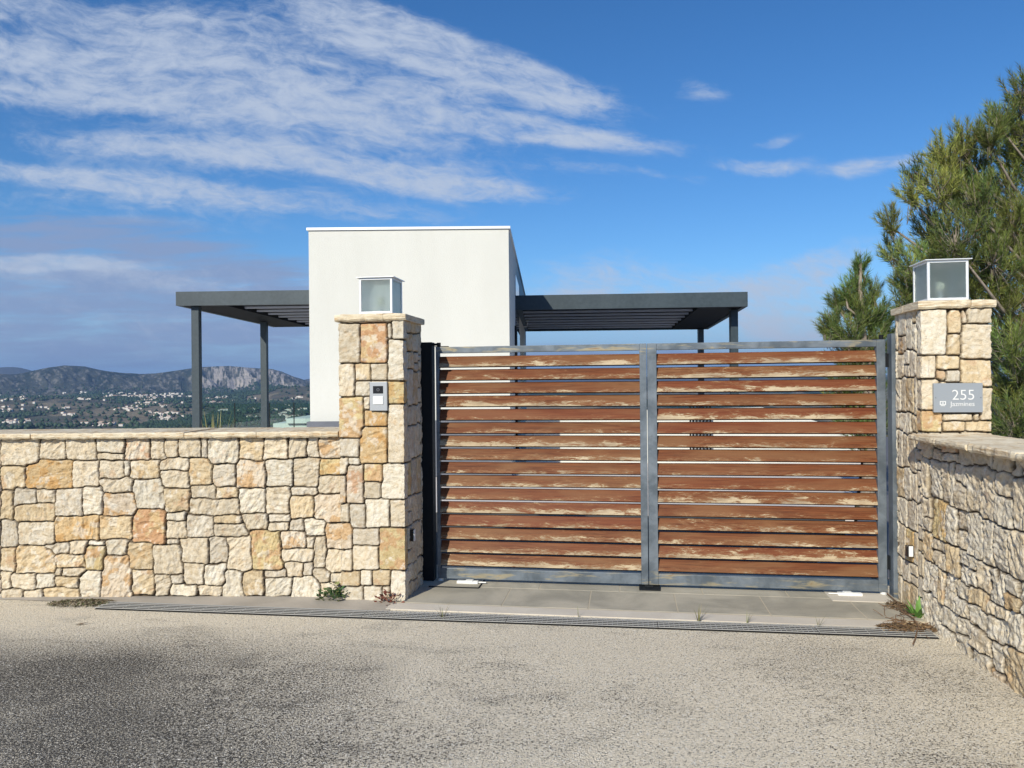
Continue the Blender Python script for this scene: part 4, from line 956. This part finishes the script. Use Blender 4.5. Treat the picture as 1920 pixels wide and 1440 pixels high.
big = [(1700, 600, 34, .4), (1850, 520, 60, .6), (1900, 450, 60, .5), (1800, 350, 50, .6), (1770, 540, 50, .6), (1895, 260, 45, .5), (1915, 165, 40, 0), (1925, 230, 55, .2), (1868, 215, 34, .1), (1852, 250, 34, -.1), (1800, 262, 36, .2), (1765, 285, 38, 0), (1722, 320, 30, .1), (1815, 300, 50, .4), (1885, 330, 48, .5), (1760, 345, 44, -.2), (1828, 370, 55, -.3), (1705, 355, 26, 0),
       (1895, 405, 52, .1), (1665, 410, 26, .1), (1672, 470, 28, .3), (1740, 420, 44, .3), (1700, 480, 34, -.2), (1790, 440, 52, -.4), (1860, 470, 56, -.2), (1925, 500, 55, 0), (1755, 500, 50, .2), (1700, 525, 34, .2), (1690, 560, 30, .1), (1730, 560, 50, .4), (1820, 530, 52, .1),
       (1885, 570, 56, 0), (1940, 610, 55, .2), (1895, 640, 50, -.2), (1925, 700, 55, .1), (1890, 725, 46, .2), (1900, 780, 50, -.1), (1950, 800, 60, .2), (1960, 300, 60, .3), (1980, 400, 70, .2), (2000, 520, 75, 0), (2020, 650, 80, .2),
       (2060, 260, 70, 0), (2080, 400, 80, -.3), (2120, 560, 80, .2), (2100, 700, 80, 0), (1990, 180, 50, .3), (1780, 600, 45, .8), (1850, 650, 50, .9), (1870, 800, 50, .6), (1940, 430, 50, 1.), (1850, 400, 60, 1.1), (1760, 470, 60, 1.2)]
pine('pine_tree', (6.35, 8.7, 0), big, 8.4, 'tall bushy pine tree behind the numbered pillar, cut by the right edge', 3, (.2, .3), 1.1, .12)
small = [(1612, 492, 17, 0), (1611, 525, 26, 0), (1585, 545, 22, 0), (1640, 545, 26, .2), (1565, 560, 18, .1), (1600, 575, 36, 0), (1560, 600, 24, 0), (1590, 620, 36, -.1), (1545, 610, 15, .1), (1640, 590, 36, .1), (1665, 600, 28, .3), (1640, 640, 40, 0), (1590, 660, 36, .2), (1675, 640, 26, .3), (1620, 700, 50, 0), (1580, 720, 40, 0), (1640, 760, 50, .1), (1600, 790, 45, 0)]
pine('pine_tree', (4.25, 9.0, 0), small, 9.0, 'short young pine tree poking up between the right gate leaf and the pillar', 8, (.02, 0), .5, -.2)

# ------------------------------------------------------------------ small plants
def blades(name, c, n, length, width, spread, cols, seed, label, cat='plant', up=.6, curve=.5, tilt=None):
    rr = random.Random(seed); vs = []; fs = []; cl = []
    for i in range(n):
        a_ = rr.uniform(0, 6.283); sp = rr.uniform(.05, spread); L = length * rr.uniform(.6, 1.1); d_ = Vector((math.cos(a_) * sp, math.sin(a_) * sp, up)).normalized(); p = Vector(c) + Vector((math.cos(a_), math.sin(a_), 0)) * length * .06
        sd_ = d_.cross(Vector((0, 0, 1))); sd_ = sd_.normalized() if sd_.length > .01 else Vector((1, 0, 0)); base = len(vs); K = 5; colr = np.array(cols[rr.randrange(len(cols))]) * rr.uniform(.7, 1.3)
        for k_ in range(K + 1):
            t = k_ / K; ww = width * (1 - t ** 2) * (.6 + .4 * math.sin(t * 3.14)) + .0003; vs += [p - sd_ * ww, p + sd_ * ww]; cl += [colr, colr]
            p = p + d_ * L / K; d_ = (d_ + Vector((d_.x, d_.y, -.2)) * curve / K).normalized()
        for k_ in range(K): q = base + k_ * 2; fs.append((q, q + 1, q + 3, q + 2))
    mb = MB(); mb.add(vs, fs); cc_ = np.ones((len(vs), 4)); cc_[:, :3] = np.array(cl)
    return tag(mb.build(name, M_LEAF, attrs={'tone': ('FLOAT_COLOR', cc_)}), label, cat)
c = at(402, 800, 7.6); blades('agave_plant', (c[0], c[1], c[2] - .45), 80, .60, .012, .75, [(.16, .17, .06), (.09, .11, .04), (.30, .27, .12)], 3, 'spiky yellow green agave plant peeping over the left wall', up=.9, curve=.3)
def weed(name, px, py, n, size, cols, seed, label):
    g = gnd(px, py, .004); rr = random.Random(seed); vs = []; fs = []; cl = []
    for i in range(n):
        a_ = rr.uniform(0, 6.283); rad = size * rr.uniform(.1, 1); z = size * rr.uniform(.05, .95) * (1.2 - rad / size * .7); b0 = Vector((g[0] + math.cos(a_) * rad, g[1] - .02 + math.sin(a_) * rad * .45 - .02, z))
        d_ = Vector((math.cos(a_) + rr.uniform(-.4, .4), math.sin(a_) - .3, rr.uniform(.0, .9))).normalized(); L = size * rr.uniform(.22, .42); s_ = d_.cross(Vector((rr.uniform(-1, 1), rr.uniform(-1, 1), 1))).normalized() * L * .28
        o = len(vs); vs += [b0, b0 + d_ * L * .5 + s_, b0 + d_ * L, b0 + d_ * L * .5 - s_]; fs.append((o, o + 1, o + 2, o + 3)); cl += [np.array(cols[rr.randrange(len(cols))]) * rr.uniform(.7, 1.3)] * 4
    for i in range(n // 5):
        a_ = rr.uniform(0, 6.283); o = len(vs); q = Vector((g[0], g[1] - .02, 0)); t_ = q + Vector((math.cos(a_) * size * .7, math.sin(a_) * size * .3, size * .7)); w2 = Vector((.0018, 0, 0)); vs += [q - w2, q + w2, t_ + w2, t_ - w2]; fs.append((o, o + 1, o + 2, o + 3)); cl += [np.array(cols[0])] * 4
    mb = MB(); mb.add(vs, fs); cc_ = np.ones((len(vs), 4)); cc_[:, :3] = np.array(cl)
    return tag(mb.build(name, M_LEAF, attrs={'tone': ('FLOAT_COLOR', cc_)}), label, 'plant')
weed('weed', 628, 1121, 130, .115, [(.05, .10, .035), (.08, .13, .04), (.16, .17, .06)], 4, 'bushy dark green weed at the foot of the left stone wall')
weed('weed', 731, 1128, 60, .095, [(.20, .06, .04), (.14, .05, .035)], 6, 'small reddish weed at the foot of the intercom pillar')
# leafy plant at the right wall
g = gnd(1722, 1160, .0); blades('leafy_plant', (g[0], g[1] + .0, .0), 26, .15, .017, .9, [(.07, .16, .03), (.12, .24, .05)], 8, 'bright green broad leaved plant at the foot of the right wall', up=.6, curve=.5)
for i, (px, py, n_, L, lab) in enumerate([(705 + 125, 1160, 7, .13, 'dry grass tuft growing in the drain in front of the left pillar'), (1310, 1166, 10, .13, 'tallest grass tuft growing in the drain before the right gate leaf'), (1400, 1170, 5, .10, 'thin grass tuft in the drain before the middle of the right gate leaf'), (1535, 1176, 4, .09, 'sparse grass tuft in the drain near the right end of the gate'), (1085, 1158, 2, .09, 'pair of grass blades in the drain in front of the left gate leaf')]):
    g = gnd(px, py, .0); blades('grass_tuft', (g[0], g[1], .0), n_, L, .0022, .6, [(.16, .17, .06), (.24, .20, .10)], 20 + i, lab, 'grass', up=1.0, curve=.9)

# dead vines at the right corner
rr = random.Random(3); dv = MB()
for i in range(34):
    g = gnd(1690 + rr.uniform(-20, 45), 1165 + rr.uniform(-28, 24), .0); p = Vector((g[0], g[1], .008)); a_ = rr.uniform(0, 6.28); pts = [p.copy()]
    for k_ in range(6): a_ += rr.uniform(-.7, .7); p = p + Vector((math.cos(a_) * .035, math.sin(a_) * .03, rr.uniform(-.010, .014))); p.z = max(.006, min(.07, p.z)); pts.append(p.copy())
    pts = [q for q in pts]; dv.tube(pts, .0022, 4)
long_ = [gnd(1662, 1117), gnd(1682, 1135), gnd(1690, 1152), gnd(1712, 1165), gnd(1722, 1180), gnd(1716, 1205), gnd(1712, 1214)]
dv.tube([(p[0], p[1], .022) for p in long_], .0045, 5)
tag(dv.build('dead_vine', mat('dry_stem', (.17, .10, .055), .9)), 'tangle of dry brown vine stems in the corner by the right gate post', 'dead vine')
# debris
def litter(name, px, py, sx, sy, n, cols, seed, label, z=.006, big=.02, kind='stuff'):
    rs = np.random.RandomState(seed); g = gnd(px, py, z); ax_ = gnd(px + sx, py, z)[0] - g[0]; ay_ = abs(gnd(px, py - sy, z)[1] - g[1])
    r_ = np.sqrt(rs.rand(n)); t_ = rs.uniform(0, 6.283, n); x = g[0] + r_ * np.cos(t_) * ax_; y = g[1] + r_ * np.sin(t_) * ay_
    L = rs.uniform(.3, 1, n) * big; a_ = rs.uniform(0, 6.283, n); dxy = np.stack([np.cos(a_), np.sin(a_)], 1) * L[:, None]; pr_ = np.stack([-np.sin(a_), np.cos(a_)], 1) * L[:, None] * .35; h0 = z + rs.rand(n) * .025 * (1 - r_) + .002; h1 = h0 + rs.uniform(-.003, .012, n)
    V = np.zeros((n, 4, 3)); c0 = np.stack([x, y], 1); V[:, 0, :2] = c0 - dxy; V[:, 1, :2] = c0 + pr_; V[:, 2, :2] = c0 + dxy; V[:, 3, :2] = c0 - pr_; V[:, 0, 2] = h0; V[:, 1, 2] = h0 + .003; V[:, 2, 2] = h1; V[:, 3, 2] = h0
    cc_ = np.array(cols)[rs.randint(0, len(cols), n)] * rs.uniform(.6, 1.3, (n, 1)); return tag(fast(name, V, np.arange(n * 4).reshape(-1, 4), np.repeat(cc_[:, None], 4, 1), M_LEAF), label, 'litter', kind=kind)
litter('leaf_litter', 152, 1131, 62, 7, 1000, [(.16, .12, .07), (.10, .08, .05), (.30, .25, .17), (.09, .11, .04)], 2, 'dry leaf litter heaped at the left end of the drain', big=.016)
litter('pine_litter', 1700, 1178, 56, 10, 800, [(.20, .12, .06), (.28, .19, .10), (.12, .08, .05)], 5, 'brown pine litter gathered where the drain meets the right wall', big=.022)
litter('corner_litter', 1690, 1140, 22, 14, 500, [(.20, .14, .08), (.12, .08, .05)], 15, 'dry debris caught at the base of the right gate post', big=.02)
g = gnd(151, 1172, .0); blf = MB(); blf.add([(g[0] - .045, g[1], .004), (g[0], g[1] - .016, .012), (g[0] + .05, g[1] + .004, .018), (g[0] + .004, g[1] + .014, .010), (g[0], g[1], .006)], [(0, 1, 4), (1, 2, 4), (2, 3, 4), (3, 0, 4)])
tag(blf.build('dry_leaf', mat('dry_leaf', (.15, .10, .05), .8)), 'single dry brown leaf lying on the asphalt at far left', 'leaf')
# loose gravel
rs = np.random.RandomState(6); n = 2600; x = rs.uniform(-3.6, 3.0, n); y = rs.uniform(1.8, 5.3, n); s_ = rs.uniform(.0015, .0045, n)
oc = np.array([(1, 0, 0), (0, 1, 0), (-1, 0, 0), (0, -1, 0), (0, 0, .8), (0, 0, -.6)]); of = np.array([(0, 1, 4), (1, 2, 4), (2, 3, 4), (3, 0, 4), (1, 0, 5), (2, 1, 5), (3, 2, 5), (0, 3, 5)])
V = oc[None] * s_[:, None, None] * rs.uniform(.6, 1.3, (n, 6, 1)); zz = (fbm(x * .8, y * .8, 3, 3) - .5) * .022 * sst(np.hypot(x, y), .5, 2.) * sst(5.0 - y, 0, 1.2)
V[..., 0] += x[:, None]; V[..., 1] += y[:, None]; V[..., 2] += (zz + s_ * .5)[:, None]
tag(fast('gravel', V, (of[None] + (np.arange(n) * 6)[:, None, None]).reshape(-1, 3), np.array((.42, .39, .35)) * rs.uniform(.3, 1.3, (n, 1, 1)) * np.ones((n, 6, 1)), M_LEAF), 'loose grit scattered over the asphalt forecourt', 'gravel', kind='stuff')

# ------------------------------------------------------------------ the air: pale haze towards the mountains
hz = bpy.data.materials.new('haze_air'); hz.use_nodes = True; ht = hz.node_tree; ht.nodes.clear()
vo = ht.nodes.new('ShaderNodeVolumePrincipled'); vo.inputs['Color'].default_value = (.36, .60, 1.0, 1); vo.inputs['Density'].default_value = HAZE; vo.inputs['Anisotropy'].default_value = .2
ou = ht.nodes.new('ShaderNodeOutputMaterial'); ht.links.new(vo.outputs[0], ou.inputs['Volume'])
hb = MB().box(-17000, 17000, -17000, 17000, -260, 420).build('haze', hz); tag(hb, 'thin blue haze over the valley', 'haze', kind='stuff')
